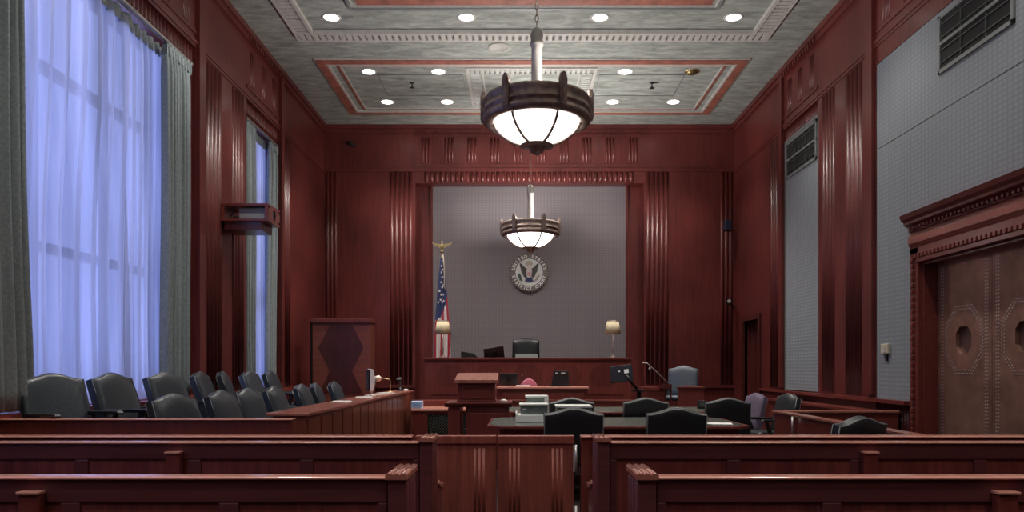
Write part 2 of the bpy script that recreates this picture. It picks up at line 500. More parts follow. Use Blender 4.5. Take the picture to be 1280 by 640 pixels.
# BACK WALL
m = MB()
RX0, RX1, RZ = PX(519, YB), PX(805, YB), 5.90
m.box(XL - .5, RX0, YB, YB + .6, 0, ZC); m.box(RX1, XR + .5, YB, YB + .6, 0, ZC)
m.box(RX0, RX1, YB, YB + .6, RZ, ZC); m.box(RX0, RX1, YB + .4, YB + .6, 0, RZ)
def reeds_back(x0, x1, n, z0, z1, y=YB, dp=.05):
    st = (x1 - x0) / n
    for k in range(n): m.reed((x0 + st * (k + .5), y, z0), (x0 + st * (k + .5), y, z1), (0, -1, 0), st * .8, dp)
FB = 6.22
reeds_back(PX(407, YB), PX(422, YB), 3, 1.0, FB - .05)
reeds_back(PX(487, YB), PX(516, YB), 5, 1.0, FB - .05)
reeds_back(PX(807, YB), PX(836, YB), 5, 1.0, FB - .05)
reeds_back(PX(900, YB), PX(916, YB), 3, 1.0, FB - .05)
m.box(XL, XR, YB - .03, YB, FB - .04, FB + .04)
m.box(XL, XR, YB - .09, YB, ZC - .10, ZC); m.box(XL, XR, YB - .05, YB, ZC - .19, ZC - .10)
m.box(PX(517, YB), PX(807, YB), YB - .02, YB, 7.04, 7.08); m.box(PX(517, YB), PX(807, YB), YB - .02, YB, 6.32, 6.36)
for k in range(10):
    xc = PX(532.5, YB) + .5565 * k
    for j in (-1, 0, 1): m.reed((xc + j * .08, YB, 6.40), (xc + j * .08, YB, 7.0), (0, -1, 0), .055, .03)
x = RX0 + .02
while x < RX1 - .02:
    m.box(x, x + .06, YB - .08, YB - .05, ZC - .19, ZC - .11); x += .12
# fluted header above the central panel
x = PX(533, YB)
while x < PX(790, YB):
    m.reed((x, YB, 5.92), (x, YB, RZ + .26), (0, -1, 0), .09, .06); x += .124
# moulding lines on the frame sides
m.box(PX(538, YB + .35), PX(541, YB + .35), YB + .34, YB + .4, 0, 5.90); m.box(PX(782, YB + .35), PX(785, YB + .35), YB + .34, YB + .4, 0, 5.90)
m.box(XL, RX0, YB - .05, YB, .95, 1.02); m.box(RX1, XR, YB - .05, YB, .95, 1.02)
struct(m, 'wall_back', W_WALL)
t = thing('acoustic_panel', 'grey woven wall panel behind the judge bench bearing the round seal', 'wall panel', (0, YB + .38, .9))
m = MB(); m.box(PX(541, YB + .35), PX(782, YB + .35), YB + .36, YB + .399, .6, 5.90); m.build('panel', ACOUSTIC_B, t)
# REAR WALL
m = MB(); m.box(XL - .5, XR + .5, YR - .5, YR, 0, ZC)
for k in range(24): m.reed((XL + .4 + k * .4, YR, .2), (XL + .4 + k * .4, YR, 6.1), (0, 1, 0), .09, .04)
struct(m, 'wall_rear', W_WALL)

# CEILING
m = MB(); m.box(XL - .5, XR + .5, YR - .5, YB + .6, ZC, ZC + .3)
ceiling = struct(m, 'ceiling', PLASTER)
def ring(mb, x0, x1, y0, y1, wd, z0, z1=ZC):
    """rectangular picture-frame moulding, outer edge x0..y1, of width wd"""
    mb.box(x0, x1, y0, y0 + wd, z0, z1); mb.box(x0, x1, y1 - wd, y1, z0, z1)
    mb.box(x0, x0 + wd, y0 + wd, y1 - wd, z0, z1); mb.box(x1 - wd, x1, y0 + wd, y1 - wd, z0, z1)
XC = .24
def ribbed(mb, x0, x1, y0, y1, wd, step, z):
    """band of short ribs laid across a rectangular border"""
    x = x0 + step / 2
    while x < x1:
        for ya in (y0, y1 - wd): mb.box(x - step * .3, x + step * .3, ya, ya + wd, ZC - z, ZC)
        x += step
    y = y0 + wd + step / 2
    while y < y1 - wd:
        for xa in (x0, x1 - wd): mb.box(xa, xa + wd, y - step * .3, y + step * .3, ZC - z, ZC)
        y += step
# far coffer
m = MB(); cx0, cx1, cy0, cy1 = -3.87, 4.35, 14.10, 17.12
m.mi = 0; ring(m, cx0, cx1, cy0, cy1, .17, ZC - .045)
ring(m, cx0 + .34, cx1 - .34, cy0 + .27, cy1 - .27, .05, ZC - .022)
m.mi = 1; ring(m, cx0 + .17, cx1 - .17, cy0 + .17, cy1 - .17, .04, ZC - .05)
ring(m, cx0 + .39, cx1 - .39, cy0 + .32, cy1 - .32, .03, ZC - .024)
ring(m, cx0 - .03, cx1 + .03, cy0 - .03, cy1 + .03, .03, ZC - .03)
m.mi = 2
ring(m, -2.84, -1.12, 14.86, 16.03, .02, ZC - .012); ring(m, 1.60, 3.32, 14.86, 16.03, .02, ZC - .012)
m.mi = 1
ring(m, -1.05, 1.53, 14.50, 16.6, .06, ZC - .03); ring(m, -.74, 1.22, 14.76, 16.34, .03, ZC - .03)
m.mi = 3; ribbed(m, -.98, 1.46, 14.57, 16.53, .2, .1, .03)
struct(m, 'trim_1', [ORANGE, PLASTERLINE, GREYTRIM, PLASTER_IN])
# middle coffer
m = MB(); cx0, cx1, cy0, cy1 = -3.93, 4.41, 3.6, 13.26
m.mi = 3; ribbed(m, cx0 + .05, cx1 - .05, cy0 + .05, cy1 - .05, .25, .118, .05)
m.mi = 1; ring(m, cx0, cx1, cy0, cy1, .05, ZC - .05); ring(m, cx0 + .30, cx1 - .30, cy0 + .30, cy1 - .30, .06, ZC - .07)
m.mi = 2; ring(m, -2.76, 3.24, 4.75, 12.10, .05, ZC - .05)
m.mi = 0; ring(m, -2.6, 3.08, 4.9, 11.92, .16, ZC - .05)
m.mi = 1; ring(m, -2.71, 3.19, 4.8, 12.05, .03, ZC - .03)
struct(m, 'trim_2', [ORANGE, PLASTERLINE, GREYTRIM, PLASTERLINE])

# ---- ceiling fittings
def downlight_proto():
    t = thing('recessed_downlight', '', 'ceiling light', (0, 0, 0))
    m = MB(); m.lathe([(.125, .0), (.125, -.008), (.155, -.014), (.165, 0.0)], seg=28); m.build('trim_ring', PLASTERLINE, t)
    m = MB(); m.lathe([(.127, -.003), (0, -.006)], seg=28); m.build('lens', LAMP_DISC, t)
    return t
dl = downlight_proto()
rows = [(12.44, (-3.14, -.88, 1.35, 3.58), 'row nearest the camera, above the bench area', 22),
        (14.72, (-2.98, -1.60, 2.10), 'middle row of the far ceiling panel', 87),
        (16.4, (-2.91, -1.59, 2.06, 3.40), 'row nearest the back wall', 128)]
names = {12.44: ['first from the left in the front row of round ceiling lights', 'second from the left in the front row of round ceiling lights',
                 'third from the left in the front row of round ceiling lights', 'rightmost in the front row of round ceiling lights'],
         14.72: ['leftmost lit downlight in the middle row, inside the orange border', 'lit downlight in the middle row, left of the ribbed centre square',
                'lit downlight in the middle row, between chandelier and unlit fitting'],
         16.4: ['leftmost small downlight in the row closest to the back wall', 'second downlight in the row closest to the back wall, left of the chandelier',
                'downlight in the row closest to the back wall, just right of the chandelier', 'rightmost downlight in the row closest to the back wall']}
def spot(x, y, e=DOWNLIGHT_W):
    l = bpy.data.lights.new('downlight_lamp', 'SPOT'); l.energy = e; l.color = (1, .93, .86)
    l.spot_size = math.radians(104); l.spot_blend = .7; l.shadow_soft_size = .12
    o = bpy.data.objects.new('downlight_lamp', l); COL.objects.link(o); o.location = (x, y, ZC - .03)
for d, xs, _, _ in rows:
    for x, nm in zip(xs, names[d]):
        place(dl, (x, d, ZC), 0, 'round white ' + nm, 'recessed ceiling downlights')
        spot(x, d)
for y in (-1.5, 1.4, 4.3, 7.2, 10.0):          # unseen rows of the same lights, added for light from the camera side
    for x in (-3.14, 3.58):
        place(dl, (x, y, ZC), 0, 'added round white downlight over the public seating, out of view', 'recessed ceiling downlights')
        spot(x, y)
t = thing('eyeball_downlight', 'unlit brass eyeball fitting, right end of the middle row', 'ceiling light', (3.42, 14.72, ZC))
m = MB(); m.lathe([(.15, 0), (.15, -.012), (.12, -.02), (.115, .0)], (3.42, 14.72, ZC)); m.build('trim_ring', BRASS, t)
m = MB(); m.lathe([(.115, -.004), (.10, -.04), (.06, -.06), (0, -.062)], (3.42, 14.72, ZC)); m.build('eyeball', simple('dull_brass', (.20, .15, .07), .4, .7), t)
t = thing('ceiling_speaker', 'round flat pale speaker grille on the ceiling left of the near chandelier rod', 'speaker', (-.37, 13.6, ZC))
m = MB(); m.lathe([(.20, 0), (.20, -.015), (.16, -.02), (.158, -.012), (0, -.014)], (-.37, 13.6, ZC)); m.build('cover', PLASTERLINE, t)
for x, nm in ((-2.2, 'left half'), (2.73, 'right half')):
    t = thing('fire_sprinkler', f'small dark sprinkler head in the {nm} of the far ceiling panel', 'sprinkler', (x, 15.3, ZC), 'ceiling sprinkler heads')
    m = MB(); m.lathe([(.05, 0), (.05, -.012), (.012, -.02), (.012, -.10), (0, -.1)], (x, 15.3, ZC), 12); m.build('stem', BLACKM, t)
    m = MB(); m.lathe([(0, -.10), (.055, -.105), (.055, -.113), (0, -.116)], (x, 15.3, ZC), 12); m.build('deflector', BLACKM, t)

# ---- windows, curtains
def window(n, y0, y1, visible=True):
    z0, z1 = 1.05, 5.8; xg = XL - .33
    m = MB(); f = .09
    m.box(xg - .06, xg + .06, y0, y1, z0, z0 + f); m.box(xg - .06, xg + .06, y0, y1, z1 - f, z1)
    m.box(xg - .06, xg + .06, y0, y0 + f, z0, z1); m.box(xg - .06, xg + .06, y1 - f, y1, z0, z1)
    for z in (2.72, 4.62): m.box(xg - .05, xg + .05, y0, y1, z - .05, z + .05)
    nv = 3 if y1 - y0 > 2 else 1
    for k in range(1, nv): 
        yy = y0 + (y1 - y0) * k / nv; m.box(xg - .04, xg + .04, yy - .035, yy + .035, z0, z1)
    o = struct(m, f'window_{n}', W_DARK)
    m = MB(); m.box(xg - .003, xg + .003, y0 + f, y1 - f, z0 + f, z1 - f); m.build('pane', GLASS, o, kind='structure')
    l = bpy.data.lights.new('window_portal', 'AREA'); l.shape = 'RECTANGLE'; l.size = z1 - z0; l.size_y = y1 - y0
    l.cycles.is_portal = True
    q = bpy.data.objects.new('window_portal', l); COL.objects.link(q); q.location = (xg - .10, (y0 + y1) / 2, (z0 + z1) / 2)
    q.rotation_euler = (0, -PI / 2, 0)
for n, (a, b) in enumerate(opens_L, 1): window(n, a, b)

def drape(mb, y0, y1, z0, z1, x, folds, amp, seed, gather=0.0, nv=26, ripple=.25, lean=0.0):
    rnd = random.Random(seed)
    ph = [rnd.uniform(0, 6.28) for _ in range(4)]
    def fn(u, v):
        z = z0 + (z1 - z0) * v
        yc = y0 + (y1 - y0) * u
        top = max(0, (v - .93) / .07)
        wob = .03 * math.sin(2.1 * v * 3 + ph[0]) * (1 - v)
        pinch = 1 - gather * math.sin(PI * min(1, v)) * .5
        yc = (y0 + y1) / 2 + (yc - (y0 + y1) / 2) * pinch + wob + lean * (1 - v)
        a = amp * (1 - .45 * top)
        th = 2 * PI * folds * (u + .018 * math.sin(5 * u + ph[1]) + ripple * .02 * math.sin(4 * v + ph[2]))
        xx = x + a * math.sin(th) + a * .35 * math.sin(2.3 * th + ph[3] + 1.2 * v)
        return (xx, yc, z)
    mb.grid(fn, max(24, int(folds * 14)), nv)
def curtain(y0, y1, x, folds, label, name='curtain', mat=None, amp=.05, z0=1.06, z1=5.74, seed=1, **k):
    t = thing(name, label, 'curtain', (x, (y0 + y1) / 2, z0))
    m = MB(); drape(m, y0, y1, z0, z1 - .02, x, folds, amp, seed, **k)
    m.build('cloth', mat or CURTAIN, t, solid=.006 if mat is None else 0, fixn=False)
    m = MB()
    n = int(folds)
    def hd(u, v):
        c = math.cos(2 * PI * n * u)
        return (x + .004 + .030 * (1 if c > 0 else -1) * abs(c) ** .5, y0 + (y1 - y0) * u, z1 - .14 + .16 * v)
    m.grid(hd, n * 16, 3)
    m.build('pleat_heading', CURTAIN, t, solid=.005, fixn=False)
    return t
XCU = XL + .17; XC2 = XL - .03
curtain(5.6, 6.70, XCU + .03, 8, 'grey green curtain hanging at the left edge of the big window', seed=3, lean=.12, amp=.06, z1=5.6)
curtain(9.50, 10.22, XCU + .02, 8, 'grey green curtain gathered at the right side of the big window', seed=5, amp=.05, z1=5.6)
curtain(6.45, 8.85, XCU - .10, 9, 'wide blue-lit sheer curtain panel filling most of the big window', 'sheer_curtain', SHEER, .05, z1=5.62, seed=8, ripple=1.6)
curtain(8.78, 9.95, XCU - .14, 7, 'narrower blue-lit sheer curtain panel beside the right grey curtain of the big window', 'sheer_curtain', SHEER, .035, z1=5.62, seed=9, ripple=.8)
curtain(12.885, 13.34, XC2, 5, 'grey green curtain at the near side of the small window, beside the fluted pier', seed=11, amp=.045)
curtain(14.1, 14.57, XC2, 5, 'grey green curtain at the far side of the small window, widening at its foot', seed=12, amp=.045, lean=-.12)
curtain(13.2, 14.3, XC2 - .12, 8, 'strip of blue-lit sheer curtain in the small window', 'sheer_curtain', SHEER, .03, seed=13)
curtain(.7, 4.1, XCU - .10, 18, 'sheer curtain on the window added for daylight fill behind the pews, out of view', 'sheer_curtain', SHEER, .035, seed=14)
for (a, b, xc_, zr, lb) in ((5.5, 10.3, XCU, 5.64, 'pale metal curtain rod above the big window'), (12.9, 14.56, XC2, 5.77, 'pale metal curtain rod above the small window')):
    t = thing('curtain_rod', lb, 'curtain rod', (xc_, (a + b) / 2, zr))
    m = MB(); m.box(xc_ - .02, xc_ + .04, a, b, zr - .015, zr + .02); m.build('track', SILVER, t, bevel=.006)
    for yy in (a + .05, (a + b) / 2, b - .05):
        m = MB(); m.box(XL - .06, xc_, yy - .015, yy + .015, zr - .005, zr + .015); m.build('bracket', SILVER, t)

# ---- copper double door with carved surround
FX = XR - .02
m = MB()
def yprof(prof, y0, y1):      # outline in (x,z) pushed along Y
    m.prism(prof, 'Y', y0, y1)
fo0, fo1 = DY0 - .22, DY1 + .22
m.mi = 0
m.box(XR - .06, XR + .1, DY1 + .02, fo1, 0, 3.0); m.box(XR - .06, XR + .1, fo0, DY0 - .02, 0, 3.0)
m.box(XR - .06, XR + .1, fo0, fo1, 2.92, 3.0)
m.box(XR - .0, XR + .3, DY1 - .01, DY1 + .05, 0, DZ + .02); m.box(XR, XR + .3, DY0 - .05, DY0 + .01, 0, DZ + .02)
m.box(XR, XR + .3, DY0, DY1, DZ - .01, DZ + .06)
fr = [(XR + .03, 2.98), (XR - .05, 2.99), (XR - .085, 3.06), (XR - .085, 3.14), (XR - .05, 3.22), (XR + .03, 3.24)]
m.mi = 2; yprof(fr, fo0, fo1); m.mi = 0                                              # cushion frieze
yprof([(XR + .03, 3.22), (XR - .07, 3.22), (XR - .07, 3.28), (XR - .13, 3.31), (XR - .13, 3.345), (XR - .17, 3.38), (XR - .19, 3.44), (XR + .03, 3.46)], fo0 - .10, fo1 + .03)
door1 = struct(m, 'door_1', [W_Y, W_Z, wood('frieze_mahogany', (.27, .075, .055), 'Y', .34)], bevel=.004)
m = MB()
yy = fo0 + .02
while yy < fo1 - .02:
    m.box(XR - .085, XR - .05, yy, yy + .05, 2.86, 2.92); m.box(XR - .11, XR - .06, yy, yy + .04, 3.235, 3.275); yy += .085
m.box(XR - .07, XR - .02, fo0, fo1, 2.80, 2.86)
for ys in (DY1 + .09, DY0 - .16):
    z = .1
    while z < 2.85:
        m.box(XR - .10, XR - .05, ys, ys + .06, z, z + .055); z += .085
m.build('carved_bead', W_Z, door1, kind='structure', bevel=.008)
XD = XR + .18
def octo(cy, cz, ry, rz, k=.42):
    return [(cy - ry, cz - rz * k), (cy - ry * k, cz - rz), (cy + ry * k, cz - rz), (cy + ry, cz - rz * k),
            (cy + ry, cz + rz * k), (cy + ry * k, cz + rz), (cy - ry * k, cz + rz), (cy - ry, cz + rz * k)]
def along(pts, step, closed=True):
    out = []; n = len(pts)
    for i in range(n if closed else n - 1):
        a, b = Vector((*pts[i], 0)), Vector((*pts[(i + 1) % n], 0)); L_ = (b - a).length; k = max(1, round(L_ / step))
        out += [tuple((a + (b - a) * j / k)[:2]) for j in range(k)]
    return out
def leaf(y0, y1):
    m = MB(); cy, cz = (y0 + y1) / 2 - .0, 1.78
    ry, rz = .155, .165
    oc = octo(cy, cz, ry, rz, .5)
    out = [(y0, 0.01), (y1, 0.01), (y1, DZ), (y0, DZ)]
    # leaf face with an octagonal opening: fan of quads between rectangle and octagon
    rect = [(y0, cz - .3), (cy - .3 * .5, .01), (cy + .3 * .5, .01), (y1, cz - .3), (y1, cz + .3), (cy + .15, DZ), (cy - .15, DZ), (y0, cz + .3)]
    vo = [m.bm.verts.new((XD, *p)) for p in rect]; vi = [m.bm.verts.new((XD, *p)) for p in oc]
    vb = [m.bm.verts.new((XD + .05, *p)) for p in oc]
    corner = {0: (y0, .01), 2: (y1, .01), 4: (y1, DZ), 6: (y0, DZ)}
    for i in range(8):
        j = (i + 1) % 8
        if i in corner:
            c = m.bm.verts.new((XD, *corner[i])); m._done([m.bm.faces.new((vo[i], c, vo[j], vi[j], vi[i]))])
        else: m._done([m.bm.faces.new((vo[i], vo[j], vi[j], vi[i]))])
        m._done([m.bm.faces.new((vi[i], vi[j], vb[j], vb[i]))])
    o = m.build('door_leaf', COPPER, door1, kind='structure', fixn=True)
    m = MB(); m.prism(oc, 'X', XD + .045, XD + .05); m.build('pane', simple('amber_dark_glass', (.10, .05, .045), .15), o, kind='structure')
    m = MB()
    pts = []
    for (r1, r2) in ((.335, .37), (.375, .41)): pts += along(octo(cy, cz, r1, r2, .45), .042)
    for dy in (.075, .115): 
        pts += [(y0 + dy, z) for z in [.05 + .042 * i for i in range(64)]]
        pts += [(y1 - dy, z) for z in [.05 + .042 * i for i in range(64)]]
    for (py_, pz_) in pts:
        r = .0135
        vs = [m.bm.verts.new((XD - .001, py_ + r * math.cos(a), pz_ + r * math.sin(a))) for a in [PI / 3 * k for k in range(6)]]
        c = m.bm.verts.new((XD - .011, py_, pz_))
        m._done([m.bm.faces.new((vs[k], vs[(k + 1) % 6], c)) for k in range(6)], True)
    q = m.build('studs', STUD, o, fixn=True); q['kind'] = 'structure'
leaf(DY0 + .02, 8.46); leaf(8.47, DY1 - .02)
# small side door near the back corner
m = MB()
m.box(XR - .04, XR + .06, SD0 - .12, SD0, 0, SDZ + .12); m.box(XR - .04, XR + .06, SD1, SD1 + .12, 0, SDZ + .12); m.box(XR - .04, XR + .06, SD0, SD1, SDZ, SDZ + .12)
z = .1
while z < SDZ:
    for ys in (SD1 + .03,): m.box(XR - .065, XR - .04, ys, ys + .05, z, z + .05)
    z += .08
m.box(XR + .14, XR + .20, SD0, SD1, 0.01, SDZ)
d2 = struct(m, 'door_2', W_DARK)

# ---- raised floors
m = MB()
m.box(-4.72, -2.02, 6.5, 13.75, 0, .19); m.box(-4.72, -3.55, 6.5, 13.75, .19, .38)
struct(m, 'floor_jury', CARPET)
m = MB(); m.box(-1.95, 2.3, 15.65, YB, 0, .85); m.box(2.0, 4.3, 13.6, 16.0, 0, .42)
struct(m, 'floor_bench', CARPET)

# ================================================================== CHANDELIERS
def chandelier():
    t = thing('chandelier', '', 'chandelier', (0, 0, 0))
    R = .595; zt = .62; zb = .36        # heights above the finial tip
    m = MB()
    m.lathe([(R - .02, zt - .01), (R - .02, zt), (R, zt), (R + .012, zt - .03), (R - .005, zt - .06), (R - .005, .50), (R + .01, .49), (R + .01, .47), (R - .01, .46),
             (R - .01, .43), (R + .015, .41), (R + .01, zb + .01), (R - .03, zb - .02), (.50, zb - .01), (.475, zb + .01), (.475, zb + .04), (R - .03, zb + .05), (R - .025, zt - .01)], seg=64)
    m.build('band', BRONZE, t)
    m = MB()      # running wave ornament under the rim
    for k in range(44):
        a = 2 * PI * k / 44
        pts = []
        for j in range(8):
            b = j / 7 * 4.2; r = .017 * (1 - j / 10)
            pts.append(((R + .006) * math.cos(a + r * math.cos(b) / R), (R + .006) * math.sin(a + r * math.cos(b) / R), zt - .035 + r * math.sin(b)))
        m.tube(pts, .004, 5)
    m.build('wave_ornament', SILVER, t)
    for k in range(6):
        a = math.radians(-90 + 26 + 60 * k)
        M_ = Matrix.Rotation(a, 4, 'Z')
        m = MB()
        prof = [(-.04, zb + .02), (.04, zb + .02), (.042, zt + .04), (.032, zt + .075), (.018, zt + .105), (0, zt + .115), (-.018, zt + .105), (-.032, zt + .075), (-.042, zt + .04)]
        m.prism(prof, 'X', R - .015, R + .035, M=M_)
        m.prism([(-.02, zb + .05), (.02, zb + .05), (.02, zt + .06), (0, zt + .085), (-.02, zt + .06)], 'X', R + .03, R + .045, M=M_)
        m.build('upright', BRONZE, t, bevel=.006)
    m = MB(); m.lathe([(.475, zb + .01), (.455, zb - .045), (.41, zb - .10), (.34, zb - .155), (.25, zb - .205), (.15, zb - .24), (.06, zb - .252), (0, zb - .253)], seg=48)
    m.build('glass_bowl', BOWL, t)
    for k in range(6):
        a = math.radians(-90 + 26 + 60 * k)
        m = MB()
        m.tube([(r * math.cos(a), r * math.sin(a), z) for r, z in [(.488, zb + .0), (.466, zb - .050), (.421, zb - .109), (.35, zb - .166), (.26, zb - .217), (.14, zb - .255)]], .019, 6)
        m.build('glazing_bar', BRONZE, t)
    m = MB(); m.lathe([(.0, .155), (.10, .15), (.185, .118), (.19, .105), (.15, .095), (.085, .09), (.075, .04), (.055, .03), (.03, .012), (.012, .0), (0, -.002)], seg=28)
    m.build('bottom_finial', BRONZE, t)
    m = MB(); m.lathe([(.0, .5), (.07, .5), (.072, .56), (.062, .60), (.060, 1.22), (.075, 1.24), (.075, 1.28), (.066, 1.30), (.076, 1.36), (.05, 1.42), (.02, 1.44), (0, 1.44)], seg=20)
    for k in range(3):
        a = math.radians(30 + 120 * k); m.tube([(0, 0, .56), (.57 * math.cos(a), .57 * math.sin(a), .50)], .012, 6)
    m.build('stem', SILVER, t)
    L_ = ZC - 3.84 - 1.44
    m = MB(); n = int(L_ / .068)
    for i in range(n):
        zc = 1.44 + (i + .5) * L_ / n
        pts = []
        for j in range(10):
            b = 2 * PI * j / 10; u, v = .019 * math.cos(b), .045 * math.sin(b)
            pts.append((u, 0, zc + v) if i % 2 else (0, u, zc + v))
        m.tube(pts, .0055, 5, closed=True)
    m.build('chain', BRONZE, t)
    m = MB(); zc = ZC - 3.84; m.lathe([(0, zc - .07), (.03, zc - .07), (.07, zc - .03), (.10, zc), (0, zc)], seg=20); m.build('ceiling_cup', BRONZE, t)
    return t
ch = chandelier()
for (x, y, lb) in ((PX(671, 8.4), 8.4, 'large bronze bowl chandelier nearest the camera, with chain and pale rod'),
                   (PX(663, 15.6), 15.6, 'smaller-looking distant bronze bowl chandelier hanging above the round seal'),
                   (.2, 1.2, 'added bronze bowl chandelier over the pews behind the near one, out of view')):  # third one is unseen, added to light the room from the camera side
    o = place(ch, (x, y, 3.84), 0, lb, 'bronze bowl chandeliers')
    l = bpy.data.lights.new('chandelier_lamp', 'POINT'); l.energy = CHANDELIER_W; l.color = (1, .96, .92); l.shadow_soft_size = .12
    q = bpy.data.objects.new('chandelier_lamp', l); COL.objects.link(q); q.location = (x + .2, y, 4.36)

# ================================================================== CHAIRS
def camel(wd, z0, z1, rise, n=14, taper=0.0):
    """outline (x,z) of a back with a serpentine top"""
    pts = [(-wd / 2 + taper, z0), (wd / 2 - taper, z0)]
    for i in range(n + 1):
        u = 1 - 2 * i / n
        zz = z1 - rise + rise * (.5 + .5 * math.cos(PI * min(1, abs(u) * 1.12))) ** .9
        pts.append((u * wd / 2, zz))
    return pts
def chair(name, label, cat, leather, piping=PIPING, wd=.62, ht=1.02, armmat=None, seatz=.46, lean=12):
    t = thing(name, label, cat)
    am = armmat or BLACK
    tilt = Matrix.Translation((0, -.22, seatz)) @ Matrix.Rotation(math.radians(lean), 4, 'X') @ Matrix.Translation((0, .22, -seatz))
    m = MB(); nu, nv = 18, 16
    def topz(u): return ht - .062 + .062 * (.5 + .5 * math.cos(PI * min(1, abs(u) * 1.12))) ** .9
    def surf(u, v, sgn, dome, y0):
        uu, vv = 2 * u - 1, 2 * v - 1
        z = seatz - .02 + (topz(uu) - seatz + .02) * v
        k = (1 - abs(uu) ** 5) * (1 - abs(vv) ** 6)
        return tilt @ Vector((uu * wd / 2 * (1.05 - .05 * v), y0 + sgn * dome * k ** .6 if k > 0 else y0, z))
    V = {}
    for sd, sgn, dome, y0 in (('f', 1, .045, -.215), ('r', -1, .022, -.282)):
        for i in range(nu + 1):
            for j in range(nv + 1):
                V[sd, i, j] = m.bm.verts.new(surf((1 - math.cos(PI * i / nu)) / 2, (1 - math.cos(PI * j / nv)) / 2, sgn, dome, y0))
        m._done([m.bm.faces.new((V[sd, i, j], V[sd, i + 1, j], V[sd, i + 1, j + 1], V[sd, i, j + 1])) for i in range(nu) for j in range(nv)], True)
    rim = [(i, 0) for i in range(nu)] + [(nu, j) for j in range(nv)] + [(i, nv) for i in range(nu, 0, -1)] + [(0, j) for j in range(nv, 0, -1)]
    for k, (i, j) in enumerate(rim):
        i2, j2 = rim[(k + 1) % len(rim)]
        m._done([m.bm.faces.new((V['f', i, j], V['f', i2, j2], V['r', i2, j2], V['r', i, j]))])
    b = m.build('backrest', leather, t)
    m = MB()
    for yy in (-.284, -.213):
        loop = [tilt @ Vector((x * .992, yy, z - .004)) for x, z in camel(wd, seatz + .02, ht, .062)]
        m.tube(loop, .0065, 5, closed=True)
    m.build('piping', piping, b)
    m = MB()
    sw = wd - .06
    m.prism([(-.20, seatz - .09), (.24, seatz - .09), (.275, seatz - .05), (.27, seatz - .005), (.22, seatz + .015), (-.2, seatz + .005)], 'X', -sw / 2, sw / 2)
    s_ = m.build('seat', leather, t, bevel=.02)
    for s in (-1, 1):
        m = MB(); xx = s * (wd / 2 - .01)
        m.prism([(-.26, .655), (.22, .665), (.25, .645), (.235, .63), (-.26, .62)], 'X', xx - .032, xx + .032)
        m.prism([(.14, .63), (.19, .63), (.16, .54), (.13, seatz - .07), (.06, seatz - .07), (.10, .54)], 'X', xx - .018, xx + .018)
        m.build('arm', am, t, bevel=.01)
    m = MB(); m.lathe([(.0, seatz - .08), (.10, seatz - .09), (.03, seatz - .12), (.028, .14), (.05, .10), (.05, .06), (0, .06)], seg=16); m.build('column', BLACKM, t)
    for k in range(5):
        a = 2 * PI * k / 5 + .3
        m = MB(); M_ = Matrix.Rotation(a, 4, 'Z')
        m.prism([(.03, .12), (.28, .075), (.30, .05), (.03, .065)], 'Y', -.022, .022, M=M_)
        c, s2 = math.cos(a) * .28, math.sin(a) * .28
        m.tube([(c - .015 * math.sin(a), s2 + .015 * math.cos(a), .026), (c + .015 * math.sin(a), s2 - .015 * math.cos(a), .026)], .026, 10)
        m.build('leg', BLACKM, t)
    return t

jc = chair('jury_chair', '', 'chair', LEATHER_J, PIPING_D, wd=.58, ht=1.045, lean=19)
jb = [(-4.33, 6.95, (.86, -.5), 'dark leather jury chair, leftmost and largest in the back row, facing the camera'),
      (-4.12, 7.62, (.985, -.17), 'dark leather jury chair, second in the back row, before the sheer curtain'),
      (-4.1, 8.72, (.96, -.27), 'dark leather jury chair, third in the back row, before the grey curtain'),
      (-4.1, 9.72, (1, .10), 'dark leather jury chair, fourth in the back row, beside the brown wall'),
      (-4.1, 10.45, (1, .25), 'narrow-looking dark jury chair, fifth in the back row, before the fluted pier'),
      (-4.1, 11.50, (1, -.06), 'dark leather jury chair, sixth in the back row, below the small window'),
      (-4.1, 12.45, (1, .02), 'dark leather jury chair at the far end of the back row')]
for x, y, f, lb in jb: place(jc, (x + f[0] * .33, y + f[1] * .33, .38), face(*f), lb, 'jury chairs, back row')
jf = [(-3.15, 6.92, (.92, -.25), 'dark peaked jury chair, leftmost in the front row behind the near panel'),
      (-3.15, 8.02, (1, -.08), 'dark jury chair, second in the front row, before the grey curtain'),
      (-3.15, 8.80, (1, -.12), 'dark jury chair, third in the front row, overlapping its left neighbour'),
      (-3.15, 9.75, (1, -.05), 'dark jury chair, fourth in the front row, where the counter begins'),
      (-3.15, 11.0, (1, 0.0), 'dark jury chair, fifth in the front row, third from its far end'),
      (-3.15, 11.75, (1, .12), 'dark jury chair, sixth in the front row, next to the last'),
      (-3.15, 12.95, (1, 0.0), 'dark jury chair last in the front row, nearest the counter lamp')]
for x, y, f, lb in jf: place(jc, (x + f[0] * .33, y + f[1] * .33, .19), face(*f), lb, 'jury chairs, front row')

cc = chair('counsel_chair', '', 'chair', LEATHER, wd=.62, ht=1.035)
place(cc, (PX(714, 8.25), 8.25 - .05, 0), 0, 'black leather chair at the near counsel table, in front of the stacked papers', 'counsel table chairs')
place(cc, (PX(838, 8.25), 8.25 - .05, 0), face(.04, 1), 'black leather chair at the near counsel table, its right chair', 'counsel table chairs')
place(cc, (PX(710, 10.9), 10.75, 0), face(-.05, 1), 'black leather chair at the far table, mostly hidden behind another chair and papers', 'counsel table chairs')
place(cc, (PX(800, 10.9), 10.75, 0), 0, 'black leather chair at the far table, middle one, below the wall monitor', 'counsel table chairs')
place(cc, (PX(907, 10.6), 10.75, 0), face(.06, 1), 'black leather chair at the far table, right one, in front of the witness stand', 'counsel table chairs')
place(cc, (PX(1066, 6.55) - .13, 6.55 + .24, 0), face(-.47, .88), 'black leather chair standing alone by the right partition near the rail', 'counsel table chairs')
